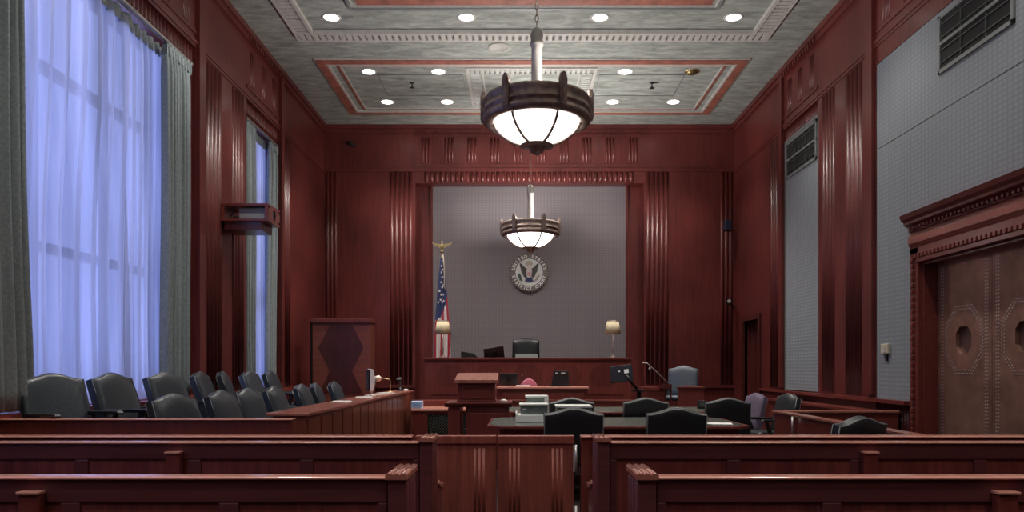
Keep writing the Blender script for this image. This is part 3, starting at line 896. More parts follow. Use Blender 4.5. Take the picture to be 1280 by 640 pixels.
nc = chair('arm_chair', 'dark navy leather swivel chair facing left behind the right partition', 'chair', LEATHER, wd=.60, ht=1.06)
place(nc, (PX(980, 11.5) - .27, 11.46, 0), face(-.985, -.15), 'dark navy leather swivel chair facing left behind the right partition', 'chairs by the right wall')
pc = chair('side_chair', 'purple grey fabric chair between the far table and the right wall', 'chair', FABRIC_PURPLE, FABRIC_PURPLE, wd=.55, ht=1.04)
place(pc, (PX(939, 12.3) - .26, 12.2, 0), face(-.95, -.2), 'purple grey fabric chair between the far table and the right wall', 'chairs by the right wall')
wc = chair('witness_chair', 'blue grey leather armchair on the witness stand', 'chair', LEATHER_B, wd=.58, ht=1.08, armmat=W_DARK, lean=15)
place(wc, (PX(853, 14.6), 14.75, .42), face(-.35, -.93), 'blue grey leather armchair on the witness stand', None)
jg = chair('judge_chair', 'black leather high-back chair behind the judge bench', 'chair', simple('glossy_black_leather', (.004, .005, .006), .3, spec=.35), BLACK, wd=.62, ht=1.30)
place(jg, (PX(657.5, 17.0), 16.95, .85), face(0, -1), 'black leather high-back chair behind the judge bench', None)

# ================================================================== TABLES
def ctable(label, x0, x1, y0, y1, group):
    t = thing('counsel_table', label, 'table', ((x0 + x1) / 2, (y0 + y1) / 2, 0), group)
    c = .16
    out = [(x0 + c, y0), (x1 - c, y0), (x1, y0 + c), (x1, y1 - c), (x1 - c, y1), (x0 + c, y1), (x0, y1 - c), (x0, y0 + c)]
    m = MB(); m.prism(out, 'Z', .725, .76); m.build('table_top', W_X, t, bevel=.006)
    ins = [(x0 + (a - x0) * .97 + .03 if a < (x0 + x1) / 2 else a - .05, b + (.05 if b < (y0 + y1) / 2 else -.05)) for a, b in out]
    m = MB(); m.prism(ins, 'Z', .7595, .763); m.build('green_inlay', GREENTOP, t)
    m = MB()
    m.box(x0 + .15, x1 - .15, y0 + .12, y0 + .15, .62, .725); m.box(x0 + .15, x1 - .15, y1 - .15, y1 - .12, .62, .725)
    m.box(x0 + .15, x0 + .18, y0 + .15, y1 - .15, .62, .725); m.box(x1 - .18, x1 - .15, y0 + .15, y1 - .15, .62, .725)
    m.build('apron', W_X, t)
    for xx in (x0 + .45, x1 - .45):
        m = MB(); ym = (y0 + y1) / 2
        m.box(xx - .09, xx + .09, ym - .42, ym + .42, .06, .62); m.box(xx - .12, xx + .12, ym - .55, ym + .55, 0, .06)
        m.build('pedestal', W_Z, t, bevel=.01)
    return t
ctable('long dark green topped counsel table nearest the rail, holding stacked papers', -.38, 2.73, 8.68, 10.25, 'counsel tables')
ctable('long dark topped counsel table behind the first, before the witness stand', -.25, 3.35, 11.45, 12.95, 'counsel tables')

# items on the near table
t = thing('white_file_box', 'long white flat box at the foot of the stack on the near table', 'box', (-.1, 9.4, .763))
m = MB(); m.box(PX(645, 9.3), PX(679, 9.3), 9.2, 9.6, .763, .86); m.build('body', WHITE, t, bevel=.008)
m = MB(); m.box(PX(644.5, 9.3), PX(646.5, 9.3), 9.18, 9.62, .763, .885); m.build('end_flap', WHITE, t, bevel=.003)
t = thing('binder_stack', 'grey green binder lying on the white box, middle of the stack', 'binder', (-.05, 9.5, .862))
m = MB(); m.box(PX(650.5, 9.4), PX(684, 9.4), 9.25, 9.6, .864, .975); m.build('body', GREYGREEN, t, bevel=.006)
m = MB(); m.box(PX(649, 9.4), PX(685, 9.4), 9.22, 9.62, .976, .992); m.build('cover', PAPER, t, bevel=.003)
m = MB(); m.box(PX(653, 9.4), PX(658, 9.4), 9.246, 9.25, .915, .935); m.build('spine_label', WHITE, t)
t = thing('document_box', 'small pale-edged grey box topmost on the stack, behind the binder', 'box', (0, 9.8, .763))
m = MB(); m.box(PX(658, 9.8), PX(681, 9.8), 9.64, 9.98, .763, 1.055); m.build('body', GREYGREEN, t, bevel=.006)
m = MB(); m.box(PX(656.5, 9.8), PX(685, 9.8), 9.63, 10.0, 1.055, 1.078); m.box(PX(680, 9.8), PX(685, 9.8), 9.63, 10.0, .80, 1.055); m.build('lid', PAPER, t, bevel=.004)
t = thing('archive_box', 'wide white-topped box between the two left chairs on the near table', 'box', (.7, 9.8, .763))
m = MB(); m.box(PX(696, 9.6), PX(739, 9.6), 9.55, 9.95, .763, .93); m.build('body', GREYGREEN, t, bevel=.006)
m = MB(); m.box(PX(695, 9.6), PX(740, 9.6), 9.53, 9.97, .93, .955); m.build('lid', PAPER, t, bevel=.004)
for (a, b, y0, z, lb) in ((884, 906, 9.05, .765, 'white loose papers at the right end of the near table'), (893, 912, 9.0, .768, 'single white sheet overlapping the loose papers on the near table')):
    m = MB(); M_ = Matrix.Translation((PX((a + b) / 2, y0), y0, z)) @ Matrix.Rotation(.3 if a == 884 else -.2, 4, 'Z')
    m.box(-.12, .12, -.14, .14, 0, .002, M=M_); tag(m.build('paper_sheet', WHITE), lb, 'paper', 'papers on the near table')
t = thing('desk_clock', 'small dark box standing on the right end of the far table', 'box', (3.0, 12.3, .763))
m = MB(); m.box(PX(872, 12.3), PX(881, 12.3), 12.25, 12.35, .763, .90); m.build('body', BLACK, t, bevel=.01)
m = MB(); m.box(PX(873.5, 12.3), PX(879.5, 12.3), 12.245, 12.25, .80, .88); m.build('face', GRILLE, t)
t = thing('tissue_pack', 'small white and lilac pack on the far table beside the dark box', 'tissues', (PX(885, 12.5), 12.5, .763))
m = MB(); m.box(PX(883, 12.5), PX(888, 12.5), 12.45, 12.55, .763, .83); m.build('pack', simple('lilac_card', (.45, .35, .55), .6), t, bevel=.01)
m = MB(); m.prism([(PX(884, 12.5), .83), (PX(887.5, 12.5), .83), (PX(887, 12.5), .862), (PX(885, 12.5), .85)], 'Y', 12.48, 12.52); m.build('tissue', WHITE, t)

# ================================================================== LECTERN
LY = 10.5
t = thing('lectern', 'wooden lectern with slanted reading top standing on a wide podium, left of the near table', 'lectern', (PX(598, LY), LY + .3, 0))
x0, x1 = PX(560, LY), PX(636, LY)
m = MB(); m.box(x0, PX(575, LY), LY, LY + .6, 0, .90); m.build('side_panel', W_Z, t, bevel=.006)
m = MB(); m.box(PX(582, LY), x1, LY + .02, LY + .6, 0, .90); m.build('cabinet', W_Z, t, bevel=.006)
m = MB(); m.box(PX(586, LY), PX(631, LY), LY + .008, LY + .02, .08, .80); m.build('cabinet_door', W_DARK if False else W_Z, t, bevel=.004)
m = MB()
m.prism([(LY - .05, .955), (LY + .66, .955), (LY + .66, .93), (LY + .62, .885), (LY - .0, .885), (LY - .05, .93)], 'X', PX(556, LY), PX(640, LY)); m.build('shelf', W_X, t, bevel=.005)
m = MB(); bx0, bx1 = PX(572, LY), PX(619, LY)
m.box(bx0, bx1, LY + .03, LY + .5, .955, 1.24); m.box(bx0 - .01, bx1 + .01, LY + .02, LY + .51, .955, .985)
m.build('upper_box', W_Z, t, bevel=.004)
m = MB(); m.box(bx0 + .07, bx1 - .07, LY + .018, LY + .03, 1.0, 1.2); m.build('box_panel', W_X, t, bevel=.006)
m = MB(); m.prism([(LY - .04, 1.225), (LY - .04, 1.275), (LY + .54, 1.365), (LY + .54, 1.32)], 'X', PX(568.5, LY), PX(622, LY)); m.build('reading_top', W_CAPY_LIT, t, bevel=.004)
t = thing('computer_mouse', 'small white mouse on the podium shelf right of the lectern box', 'mouse', (PX(629, LY), LY + .25, .955))
m = MB(); m.lathe([(0, .035), (.03, .03), (.05, .015), (.052, 0), (0, 0)], (PX(629, LY), LY + .25, .955), 16); m.build('body', WHITE, t)
m = MB(); m.tube([(PX(629, LY), LY + .30, .96), (PX(629, LY) - .02, LY + .40, .962), (PX(629, LY) - .1, LY + .5, .96)], .003, 5); m.build('cord', BLACK, t)

# ================================================================== BENCH, CLERK DESK, WITNESS
BY = 15.5
t = thing('judge_bench', 'wide raised mahogany judge bench below the grey panel', 'bench', (PX(660, BY), BY, 0))
x0, x1 = PX(530.5, BY), PX(789, BY)
bt = PZ(447, BY)
m = MB(); m.box(x0, x1, BY + .02, BY + .12, 0, bt - .05); m.box(x0, x0 + .1, BY + .12, YB - .9, 0, bt - .05); m.box(x1 - .1, x1, BY + .12, YB - .9, 0, bt - .05)
m.build('front_panel', W_Z, t, bevel=.004)
m = MB()
wv = (x1 - x0 - .3) / 5
for k in range(5): m.box(x0 + .15 + wv * k + .004, x0 + .15 + wv * (k + 1) - .004, BY + .008, BY + .02, .88, bt - .12)
m.build('veneer_panels', W_Z, t)
m = MB()
for k in range(5):
    cxx = x0 + .15 + wv * (k + .5)
    pts = [(cxx + wv * .40 * math.cos(a), 1.27 + .23 * math.sin(a)) for a in [2 * PI * i / 28 for i in range(28)]]
    m.prism(pts, 'Y', BY + .0055, BY + .009)
m.build('burl_ovals', wood('burl_veneer', (.122, .025, .020), 'Z', .34, .4), t)
m = MB(); m.box(x0 - .02, x1 + .02, BY - .02, BY + .42, bt - .045, bt); m.box(x0 - .01, x1 + .01, BY, BY + .03, bt - .075, bt - .045); m.build('top_ledge', W_X, t, bevel=.008)
m = MB(); m.box(x0, x1, BY + .42, BY + .9, bt - .25, bt - .2); m.build('writing_desk', W_X, t)
# things on the bench
def lamp(x, y, z, label):
    t = thing('table_lamp', label, 'lamp', (x, y, z), 'bench lamps with cream shades')
    m = MB(); m.lathe([(0, .0), (.085, 0), (.085, .015), (.05, .03), (.018, .05), (.014, .14), (.028, .17), (.014, .2), (.011, .5), (0, .5)], (x, y, z), 20); m.build('base', BRONZE, t)
    m = MB(); m.lathe([(.168, .50), (.12, .765)], (x, y, z), 48, rfun=lambda a: 1 + .025 * math.cos(24 * a)); m.build('lamp_shade', CREAM, t, solid=.004)
    m = MB(); m.lathe([(.121, .765), (.124, .775), (.118, .785), (.115, .77)], (x, y, z), 32); m.build('shade_trim', BRONZE, t)
    return t
LYp = 15.72
lamp(PX(766, LYp), LYp, bt, 'brass table lamp with pleated cream shade at the right end of the bench')
lamp(PX(553.5, LYp), LYp, bt, 'brass table lamp with pleated cream shade in front of the flag')
def screen(name, label, c, wd, ht, rz, tilt, group=None, stand=True, base=.12, backface=BLACK, cat='monitor', roll=0):
    t = thing(name, label, cat, c, group, rz)
    Rm = Matrix.Translation(Vector(c)) @ Matrix.Rotation(roll, 4, 'Y') @ Matrix.Translation((0, 0, base)) @ Matrix.Rotation(tilt, 4, 'X')
    m = MB(); m.box(-wd / 2, wd / 2, -.02, .02, 0, ht, M=Rm); m.build('housing', backface, t, bevel=.008)
    m = MB(); m.box(-wd / 2 + .02, wd / 2 - .02, .0195, .023, .02, ht - .02, M=Rm); m.build('display', DARKM, t)
    m = MB(); m.box(-.05, .05, -.05, -.02, ht * .3, ht * .7, M=Rm); m.build('mount', BLACKM, t)
    if stand:
        Tc = Matrix.Translation(Vector(c))
        m = MB(); m.box(-.025, .025, -.03, -.01, .01, base + ht * .4, M=Tc); m.box(-.11, .11, -.08, .08, 0, .014, M=Tc); m.build('stand', BLACK, t, bevel=.003)
    return t
zd = bt - .2
screen('computer_monitor', 'black monitor tilted back on the bench, left of the judge chair', (PX(620, 16.15), 16.15, zd), .44, .30, .12, math.radians(22), base=.16, roll=math.radians(-9))
t = thing('open_laptop', 'black laptop with its lid leaning, leftmost thing on the bench desk', 'laptop', (PX(589, 16.1), 16.1, zd), None, .25)
Tc = Matrix.Translation((PX(589, 16.1), 16.1, zd))
m = MB(); m.box(-.19, .19, -.13, .13, .16, .18, M=Tc); m.box(-.12, .12, -.09, .09, 0, .16, M=Tc); m.build('keyboard_deck', BLACK, t, bevel=.004)
m = MB(); m.prism([(-.20, .19), (.20, .19), (.08, .30), (-.20, .345), (-.24, .34)][:4], 'Y', .12, .135, M=Tc); m.build('lid', BLACK, t, bevel=.003)
m = MB(); M_ = Matrix.Translation((PX(658, 16.2), 16.2, zd)); 
t = thing('bench_papers', 'pale papers propped on the bench in front of the judge chair', 'papers', (PX(658, 16.2), 16.2, zd))
m.box(-.24, .24, -.015, .0, 0, .29, M=M_); m.build('sheet', simple('grey_green_paper', (.32, .38, .35), .6), t)
m = MB(); m.box(-.26, .26, .0, .03, 0, .22, M=M_); m.build('rest', BLACK, t)

# clerk desk
CY = 14.2
t = thing('clerk_desk', 'lower mahogany clerk desk in front of the judge bench', 'desk', (PX(678, CY), CY, 0))
x0, x1 = PX(621, CY), PX(736, CY); ct = PZ(483.5, CY)
m = MB(); m.box(x0 + .02, x1 - .02, CY + .02, CY + .08, 0, ct - .04); m.box(x0 + .02, x0 + .08, CY + .08, CY + .6, 0, ct - .04); m.box(x1 - .08, x1 - .02, CY + .08, CY + .6, 0, ct - .04); m.build('front_panel', W_X, t)
m = MB(); m.box(x0, x1, CY - .02, CY + .62, ct - .04, ct); m.build('desk_top', W_CAP_LIT, t, bevel=.006)
m = MB(); m.box(x0 + .1, x1 - .1, CY + .008, CY + .02, .3, ct - .12); m.build('inset_panel', W_Z, t, bevel=.004)
screen('computer_monitor', 'black monitor with a bright top edge on the clerk desk, right of the lectern', (PX(636, CY + .3), CY + .3, ct), .35, .22, 0.0, .1, base=.03)
t = thing('clerk_chair', 'rounded pink chair back behind the clerk desk', 'chair', (PX(661, 14.95), 14.95, 0))
m = MB(); 
cxk = PX(661, 14.95)
m.prism([(cxk + .215 * math.cos(a), .80 + .42 * max(0, math.sin(a)) ** .8) for a in [PI * i / 20 for i in range(21)]], 'Y', 14.88, 14.96)
m.build('backrest', PINK, t, bevel=.02)
m = MB(); m.lathe([(0, .50), (.22, .49), (.24, .44), (.2, .40), (0, .4)], (cxk, 15.17, 0), 20); m.build('seat', PINK, t)
m = MB(); m.lathe([(0, .4), (.03, .4), (.03, .08), (.25, .05), (.25, 0), (0, 0)], (cxk, 15.17, 0), 16); m.build('pedestal', BLACKM, t)
m = MB(); m.box(cxk - .03, cxk + .03, 14.96, 15.0, .45, .9); m.build('back_support', BLACKM, t)
t = thing('desk_telephone', 'tall black telephone console on the clerk desk seen from behind', 'telephone', (PX(700, CY + .3), CY + .3, ct))
M_ = Matrix.Translation((PX(700, CY + .3), CY + .3, ct)) 
m = MB(); m.prism([(-.18, 0), (.18, 0), (.165, .30), (-.12, .31)], 'Y', -.03, .05, M=M_); m.build('body', BLACK, t, bevel=.01)
m = MB(); m.box(-.09, -.05, -.036, -.03, .25, .27, M=M_); m.box(.02, .10, -.036, -.03, .255, .27, M=M_); m.build('label_plates', WHITE, t)
m = MB(); m.box(-.23, .05, -.14, -.04, 0, .012, M=M_); m.build('base', BLACK, t)
t = thing('desk_microphone', 'thin dark gooseneck microphone beside the pink chair', 'microphone', (PX(653.5, CY + .2), CY + .2, ct))
xx = PX(653.5, CY + .2)
m = MB(); m.tube([(xx, CY + .2, ct + .02), (xx, CY + .2, ct + .15), (xx - .005, CY + .17, ct + .2)], .004, 6); m.build('neck', BLACK, t)
m = MB(); m.lathe([(0, 0), (.045, 0), (.04, .02), (0, .024)], (xx, CY + .2, ct), 14); m.build('base', BLACK, t)
m = MB(); m.tube([(xx - .005, CY + .17, ct + .2), (xx - .01, CY + .15, ct + .225)], .009, 8); m.build('capsule', BLACK, t)
m = MB(); m.box(PX(645, CY + .1), PX(662, CY + .1), CY + .05, CY + .25, ct, ct + .025); tag(m.build('paper_stack', PAPER), 'low stack of pale papers on the clerk desk before the pink chair', 'papers')

# low wall and grille cabinet
LW = 13.45
t = thing('low_partition', 'low mahogany partition running across in front of the clerk desk', 'partition', (0, LW, 0))
m = MB(); m.box(PX(516, LW), PX(792, LW), LW + .01, LW + .08, 0, .82); m.build('panel', W_X, t)
m = MB(); m.box(PX(515, LW), PX(793, LW), LW, LW + .10, .82, PZ(500, LW)); m.build('top_rail', W_X, t, bevel=.006)
GY = 12.65
t = thing('grille_cabinet', 'low wooden cabinet with a dark mesh grille, left of the lectern', 'cabinet', (PX(550, GY), GY, 0))
x0, x1 = PX(515, GY), PX(600, GY); gz = PZ(511, GY)
m = MB()
ga, gb, g0, g1 = PX(534.5, GY), PX(583, GY), .2, PZ(517.5, GY)
m.box(x0, ga, GY, GY + .05, 0, gz - .04); m.box(gb, x1, GY, GY + .05, 0, gz - .04); m.box(ga, gb, GY, GY + .05, g1, gz - .04); m.box(ga, gb, GY, GY + .05, 0, g0)
m.box(x0, x0 + .04, GY + .05, LW - .02, 0, gz - .04); m.box(x1 - .04, x1, GY + .05, LW - .02, 0, gz - .04)
m.build('body', W_Z, t)
m = MB(); m.box(x0 - .01, x1 + .02, GY - .03, LW - .01, gz - .04, gz); m.build('cabinet_top', W_CAP_LIT, t, bevel=.005)
m = MB(); m.box(ga, gb, GY + .035, GY + .045, g0, g1); m.build('backing', GRILLEBACK, t)
m = MB()
n = 14; hh = g1 - g0
k = ga - hh
while k < gb:
    for sgn in (1, -1):
        a, b = (k, g0), (k + hh, g1)
        if sgn < 0: a, b = (k, g1), (k + hh, g0)
        # clip to the opening
        ax, az = a; bx_, bz = b; sl = (bz - az) / (bx_ - ax)
        if ax < ga: az += sl * (ga - ax); ax = ga
        if bx_ > gb: bz -= sl * (bx_ - gb); bx_ = gb
        if bx_ - ax > .01: m.tube([(ax, GY + .02, az), (bx_, GY + .02, bz)], .0045, 4)
    k += .052
m.build('mesh_grille', simple('grille_wire', (.16, .17, .15), .4, .6), t)
t = thing('tissue_box', 'small pale blue box on top of the grille cabinet at its left end', 'box', (PX(521, GY + .1), GY + .1, gz))
m = MB(); m.box(PX(514.5, GY + .1), PX(528, GY + .1), GY + .02, GY + .22, gz, gz + .125); m.build('carton', BLUEBOX, t, bevel=.005)
m = MB(); m.box(PX(517, GY + .1), PX(525.5, GY + .1), GY + .012, GY + .02, gz + .03, gz + .09); m.build('printed_band', simple('sky_blue_print', (.25, .45, .75), .5), t)

# witness stand
WY = 13.75
t = thing('witness_stand', 'mahogany witness stand around the blue grey armchair', 'witness stand', (PX(850, WY), WY, 0))
m = MB(); m.box(PX(848, WY), PX(880, WY), WY, WY + .06, 0, PZ(483.5, WY) - .03); m.box(PX(880, WY) - .06, PX(880, WY), WY + .06, WY + 2.0, 0, PZ(483.5, WY) - .03)
m.build('side_box', W_X, t, bevel=.004)
m = MB(); m.box(PX(847, WY), PX(881, WY), WY - .02, WY + .10, PZ(483.5, WY) - .03, PZ(483.5, WY)); m.box(PX(881, WY) - .12, PX(881, WY), WY + .10, WY + 2.0, PZ(483.5, WY) - .03, PZ(483.5, WY)); m.build('top_rail', W_X, t, bevel=.004)
m = MB(); m.box(PX(790, WY), PX(848, WY), WY + .01, WY + .06, 0, .46); m.build('low_front', W_X, t)
m = MB(); m.box(PX(802, 14.9), PX(822, 14.9), 14.7, 15.3, PZ(485, 14.9) - .04, PZ(484, 14.9)); m.box(PX(803, 14.9), PX(806, 14.9), 14.7, 15.3, .42, PZ(485, 14.9) - .04); m.build('side_shelf', W_X, t)
t = thing('swing_monitor', 'black monitor on a jointed arm seen from behind, between bench and witness', 'monitor', (PX(797, WY), WY - .2, 0))
c = Vector((PX(777, 13.5), 13.5, PZ(467, 13.5)))
M_ = Matrix.Translation(c) @ Matrix.Rotation(-.35, 4, 'Z') @ Matrix.Rotation(-.12, 4, 'Y') @ Matrix.Rotation(-.15, 4, 'X')
m = MB(); m.box(-.205, .205, -.02, .02, -.155, .15, M=M_); m.build('housing', BLACK, t, bevel=.01)
m = MB(); m.box(-.19, .19, .019, .023, -.14, .135, M=M_); m.build('display', DARKM, t)
m = MB(); m.box(.06, .14, -.05, -.02, -.01, .06, M=M_); m.box(-.05, -.02, -.03, -.02, .03, .055, M=M_); m.build('label_plates', WHITE, t)
m = MB(); m.tube([c + Vector((.08, -.06, -.02)), c + Vector((.16, -.08, -.16)), c + Vector((.25, -.06, -.25)), Vector((PX(797, 13.6), 13.6, PZ(489, 13.6)))], [.03, .025, .025, .02], 8); m.build('arm', BLACKM, t)
m = MB(); zz = PZ(488, 13.6)
m.box(PX(790, 13.6), PX(805, 13.6), 13.5, 13.68, zz - .02, zz + .015); m.build('tray', BLACK, t, bevel=.004)
m = MB(); m.box(PX(796, 13.6), PX(801, 13.6), 13.56, 13.62, 0, zz - .02); m.build('post', BLACKM, t)
t = thing('gooseneck_microphone', 'thin pale gooseneck microphone leaning left on the witness stand', 'microphone', P(835, 479, 14.4))
p0, p1 = Vector(P(836, 480, 14.35)), Vector(P(809, 454, 14.2))
m = MB(); m.tube([p0, p0.lerp(p1, .5) + Vector((0, 0, .01)), p1, p1 + Vector((-.05, -.01, .01))], .0085, 6); m.build('neck', PALEMETAL, t)
m = MB(); m.tube([p1 + Vector((-.05, -.01, .01)), p1 + Vector((-.09, -.02, .005))], .016, 8); m.build('capsule', PALEMETAL, t)
q_ = Vector(P(812, 461, 14.2)); m = MB(); m.tube([q_ - Vector((.01, 0, .015)), q_ + Vector((.01, 0, .02))], .018, 8); m.build('clip', PALEMETAL, t)
b0 = Vector(P(836, 484, 14.35)); m = MB(); m.box(b0.x - .12, b0.x + .05, b0.y - .04, b0.y + .04, b0.z - .03, p0.z); m.box(b0.x + .02, b0.x + .05, b0.y - .02, b0.y + .02, .42, b0.z - .03); m.build('base', W_DARK, t)

# ================================================================== FLAG
fx, fy = PX(552.5, 16.9), 16.9
t = thing('flag_pole', 'flagpole with a gilded eagle on top standing left behind the bench', 'flagpole', (fx, fy, .85))
zt = PZ(316, fy)
m = MB(); m.tube([(fx, fy, .88), (fx, fy, zt)], .016, 10); m.build('pole', GOLD, t)
m = MB(); m.lathe([(0, 0), (.19, 0), (.19, .02), (.10, .04), (.04, .07), (.03, .12), (0, .12)], (fx, fy, .85), 24); m.build('base', GOLD, t)
m = MB()
m.lathe([(0, 0), (.025, .0), (.04, .03), (.025, .06), (.012, .07), (0, .07)], (fx, fy, zt), 14)
m.lathe([(0, .06), (.03, .09), (.042, .13), (.035, .18), (.018, .21), (.024, .235), (.012, .26), (0, .262)], (fx, fy, zt), 14)
for s in (-1, 1):
    pts = [(0, .19), (.08, .205), (.16, .215), (.235, .25), (.20, .19), (.14, .155), (.08, .125), (.02, .10)]
    m.prism([(fx + s * a, zt + b) for a, b in pts], 'Y', fy - .012, fy + .012)
m.build('eagle', GOLD, t)
m = MB(); m.tube([(fx + .02, fy - .03, zt - .02), (fx + .055, fy - .06, zt - .3), (fx + .06, fy - .07, zt - .75), (fx + .075, fy - .08, zt - .85)], [.012, .016, .014, .022], 6); m.build('gold_cord', TAN, t)
t = thing('american_flag', 'red, white and blue flag hanging furled on the eagle-topped pole', 'flag', (fx, fy, .9))
ztop, zbot = PZ(322, fy), 1.1
def fl(u, v):
    z = ztop + (zbot - ztop) * v
    a = -PI * .98 + 1.96 * PI * u
    R = .025 + .125 * min(1, v * 1.6) ** .9
    R *= 1 + .28 * math.cos(9 * a + 2.2 * v) 
    return (fx + .015 * v + R * math.cos(a) * 1.0, fy - .02 + R * math.sin(a) * .7, z)
m = MB(); m.grid(fl, 96, 60)
m.bm.faces.ensure_lookup_table()
for f in m.bm.faces:
    c = f.calc_center_median(); v = (c.z - ztop) / (zbot - ztop); a = math.atan2((c.y - fy + .02) / .7, c.x - fx - .015 * v)
    lim = .40 + .10 * math.cos(a * 1 + 2.6)
    if v < lim: f.material_index = 2
    else: f.material_index = int((a + 4 * PI + 1.1 * v) / (2 * PI) * 11) % 2
fcl = m.build('cloth', [FLAGRED, FLAGWHITE, FLAGBLUE], t, fixn=False)
def star(cx_, y_, cz_, r):
    pts = [(cx_ + (r if i % 2 == 0 else r * .42) * math.sin(PI * i / 5), cz_ + (r if i % 2 == 0 else r * .42) * math.cos(PI * i / 5)) for i in range(10)]
    m.prism(pts, 'Y', y_ - .004, y_ + .004)
for i, (u, v) in enumerate([(.22, .12), (.28, .16), (.2, .2), (.27, .24), (.33, .22), (.16, .27), (.23, .30), (.30, .30), (.19, .34), (.26, .36), (.14, .36), (.22, .07), (.33, .35), (.29, .10)]):
    p = fl(u, v); m = MB(); star(p[0], p[1] - .012, p[2], .034); m.build('star', FLAGWHITE, fcl)

# ================================================================== SEAL
sx, sz = PX(661.5, YB + .3), PZ(340.5, YB + .3); sy = YB + .357
t = thing('court_seal', 'round eagle seal with a lettered rim on the grey panel above the judge chair', 'seal', (sx, sy, sz))
def disc(mb, r, y0, y1, n=48, cx_=0, cz_=0, rz_=None):
    mb.prism([(sx + cx_ + r * math.cos(2 * PI * i / n), sz + cz_ + (rz_ or r) * math.sin(2 * PI * i / n)) for i in range(n)], 'Y', sy - y1, sy - y0)
m = MB(); disc(m, .475, 0, .04); m.build('rim', SEALDARK, t, bevel=.006)
m = MB(); disc(m, .455, .04, .046); m.build('band', SEALBAND, t)
m = MB(); disc(m, .335, .046, .056); m.build('field', PAPER, t)
m = MB()
for i in range(40):
    a = 2 * PI * i / 40; m.prism([(sx + .466 * math.cos(a) + .012 * math.cos(b), sz + .466 * math.sin(a) + .012 * math.sin(b)) for b in [PI / 3 * k for k in range(6)]], 'Y', sy - .05, sy - .038)
m.build('rope_edge', TAN, t)
def letters(mb, text, a0, a1, r, size, flip=False):
    for i, chx in enumerate(text):
        if chx == ' ': continue
        a = a0 + (a1 - a0) * i / (len(text) - 1)
        cu = bpy.data.curves.new('glyph', 'FONT'); cu.body = chx; cu.size = size; cu.align_x = 'CENTER'; cu.align_y = 'CENTER'; cu.extrude = .004; cu.offset = .002
        ob = bpy.data.objects.new('glyph', cu); COL.objects.link(ob)
        dg = bpy.context.evaluated_depsgraph_get(); me = bpy.data.meshes.new_from_object(ob.evaluated_get(dg))
        rot = a - PI / 2 if not flip else a + PI / 2
        M_ = Matrix.Translation((sx + r * math.cos(a), sy - .050, sz + r * math.sin(a))) @ Matrix.Rotation(-rot, 4, 'Y') @ Matrix.Rotation(PI / 2, 4, 'X')
        me.transform(M_); mb.bm.from_mesh(me)
        bpy.data.objects.remove(ob); bpy.data.curves.remove(cu); bpy.data.meshes.remove(me)
m = MB(); letters(m, 'UNITED STATES', math.radians(165), math.radians(15), .395, .105); letters(m, 'DISTRICT COURT', math.radians(197), math.radians(343), .395, .105, True)
m.build('lettering', WHITE, t, fixn=False)
m = MB()
for s in (-1, 1):
    pts = [(.05, .09), (.12, .13), (.18, .20), (.235, .235), (.23, .16), (.205, .10), (.20, .04), (.165, -.02), (.13, -.10), (.09, -.12), (.06, -.03)]
    m.prism([(sx + s * a, sz + b) for a, b in pts], 'Y', sy - .085, sy - .055)
m.build('wings', SEALDARK, t, bevel=.004)
m = MB(); disc(m, .068, .055, .10, 20, 0, .03, .11); disc(m, .035, .055, .105, 14, .0, .145, .04); m.prism([(sx - .07, sz + .03), (sx + .07, sz + .03), (sx + .06, sz - .08), (sx, sz - .15), (sx - .06, sz - .08)], 'Y', sy - .11, sy - .06); m.build('body', simple('seal_pale', (.52, .47, .46), .5), t, bevel=.004)
m = MB()
for k in range(3): m.box(sx - .035 + k * .028, sx - .023 + k * .028, sy - .113, sy - .109, sz - .09, sz + .0)
m.build('shield_stripes', FLAGRED, t)
m = MB(); m.prism([(sx - .05, sz - .13), (sx + .05, sz - .13), (sx + .11, sz - .21), (sx + .0, sz - .235), (sx - .11, sz - .21)], 'Y', sy - .075, sy - .055); m.build('tail', FLAGBLUE, t)
m = MB(); m.lathe([(0, 0)], (0, 0, 0)) if False else None
disc(m, .085, .055, .07, 24, 0, .215, .07); m.build('glory', TAN, t)
m = MB()
for (a, b) in ((-.235, -.05), (-.215, -.10), (-.245, -.12), (-.20, -.15), (-.225, -.18), (-.18, -.20), (-.26, -.08)): disc(m, .022, .055, .068, 8, a, b, .03)
m.build('olive_branch', OLIVE, t)
m = MB()
for k in range(5): m.prism([(sx + .12 + k * .012, sz - .20), (sx + .135 + k * .012, sz - .20), (sx + .235 + k * .010, sz - .06), (sx + .222 + k * .010, sz - .06)], 'Y', sy - .068, sy - .055)
m.build('arrows', TAN, t)

# ================================================================== JURY BOX
JX = -1.965; JT = 1.005
t = thing('jury_box_rail', 'panelled mahogany wall closing the near end of the jury box', 'partition', (-3.3, 6.42, 0))
x0, x1 = -4.60, PX(364, 6.42)
m = MB(); m.box(x0, x1, 6.41, 6.48, 0, JT - .012); m.build('panel', W_Z, t)
m = MB(); m.box(x0 - .0, x1 + .01, 6.385, 6.52, JT - .012, JT); m.build('top_rail', W_CAP_LIT, t, bevel=.006)
m = MB(); m.box(x1 - .08, x1, 6.395, 6.41, 0, JT - .10)
m.build('end_stile', W_Z, t)
m = MB()
for xc in (-4.35, -2.96): 
    for j in (-1, 0, 1): m.reed((xc + j * .035, 6.41, .3), (xc + j * .035, 6.41, JT - .13), (0, -1, 0), .02, .008)
m.build('reeds', W_Z, t)
t = thing('jury_counter', 'long mahogany counter along the open side of the jury box', 'counter', (JX, 10, 0))
cy0, cy1 = 6.85, 13.75
ctop = 1.03
m = MB(); m.box(JX - .06, JX, cy0, cy1, 0, ctop - .03)
yy = cy0 + .05
while yy < cy1: m.box(JX, JX + .008, yy, yy + .42, .12, ctop - .06); yy += .46
m.build('front_panel', W_COUNTER, t)
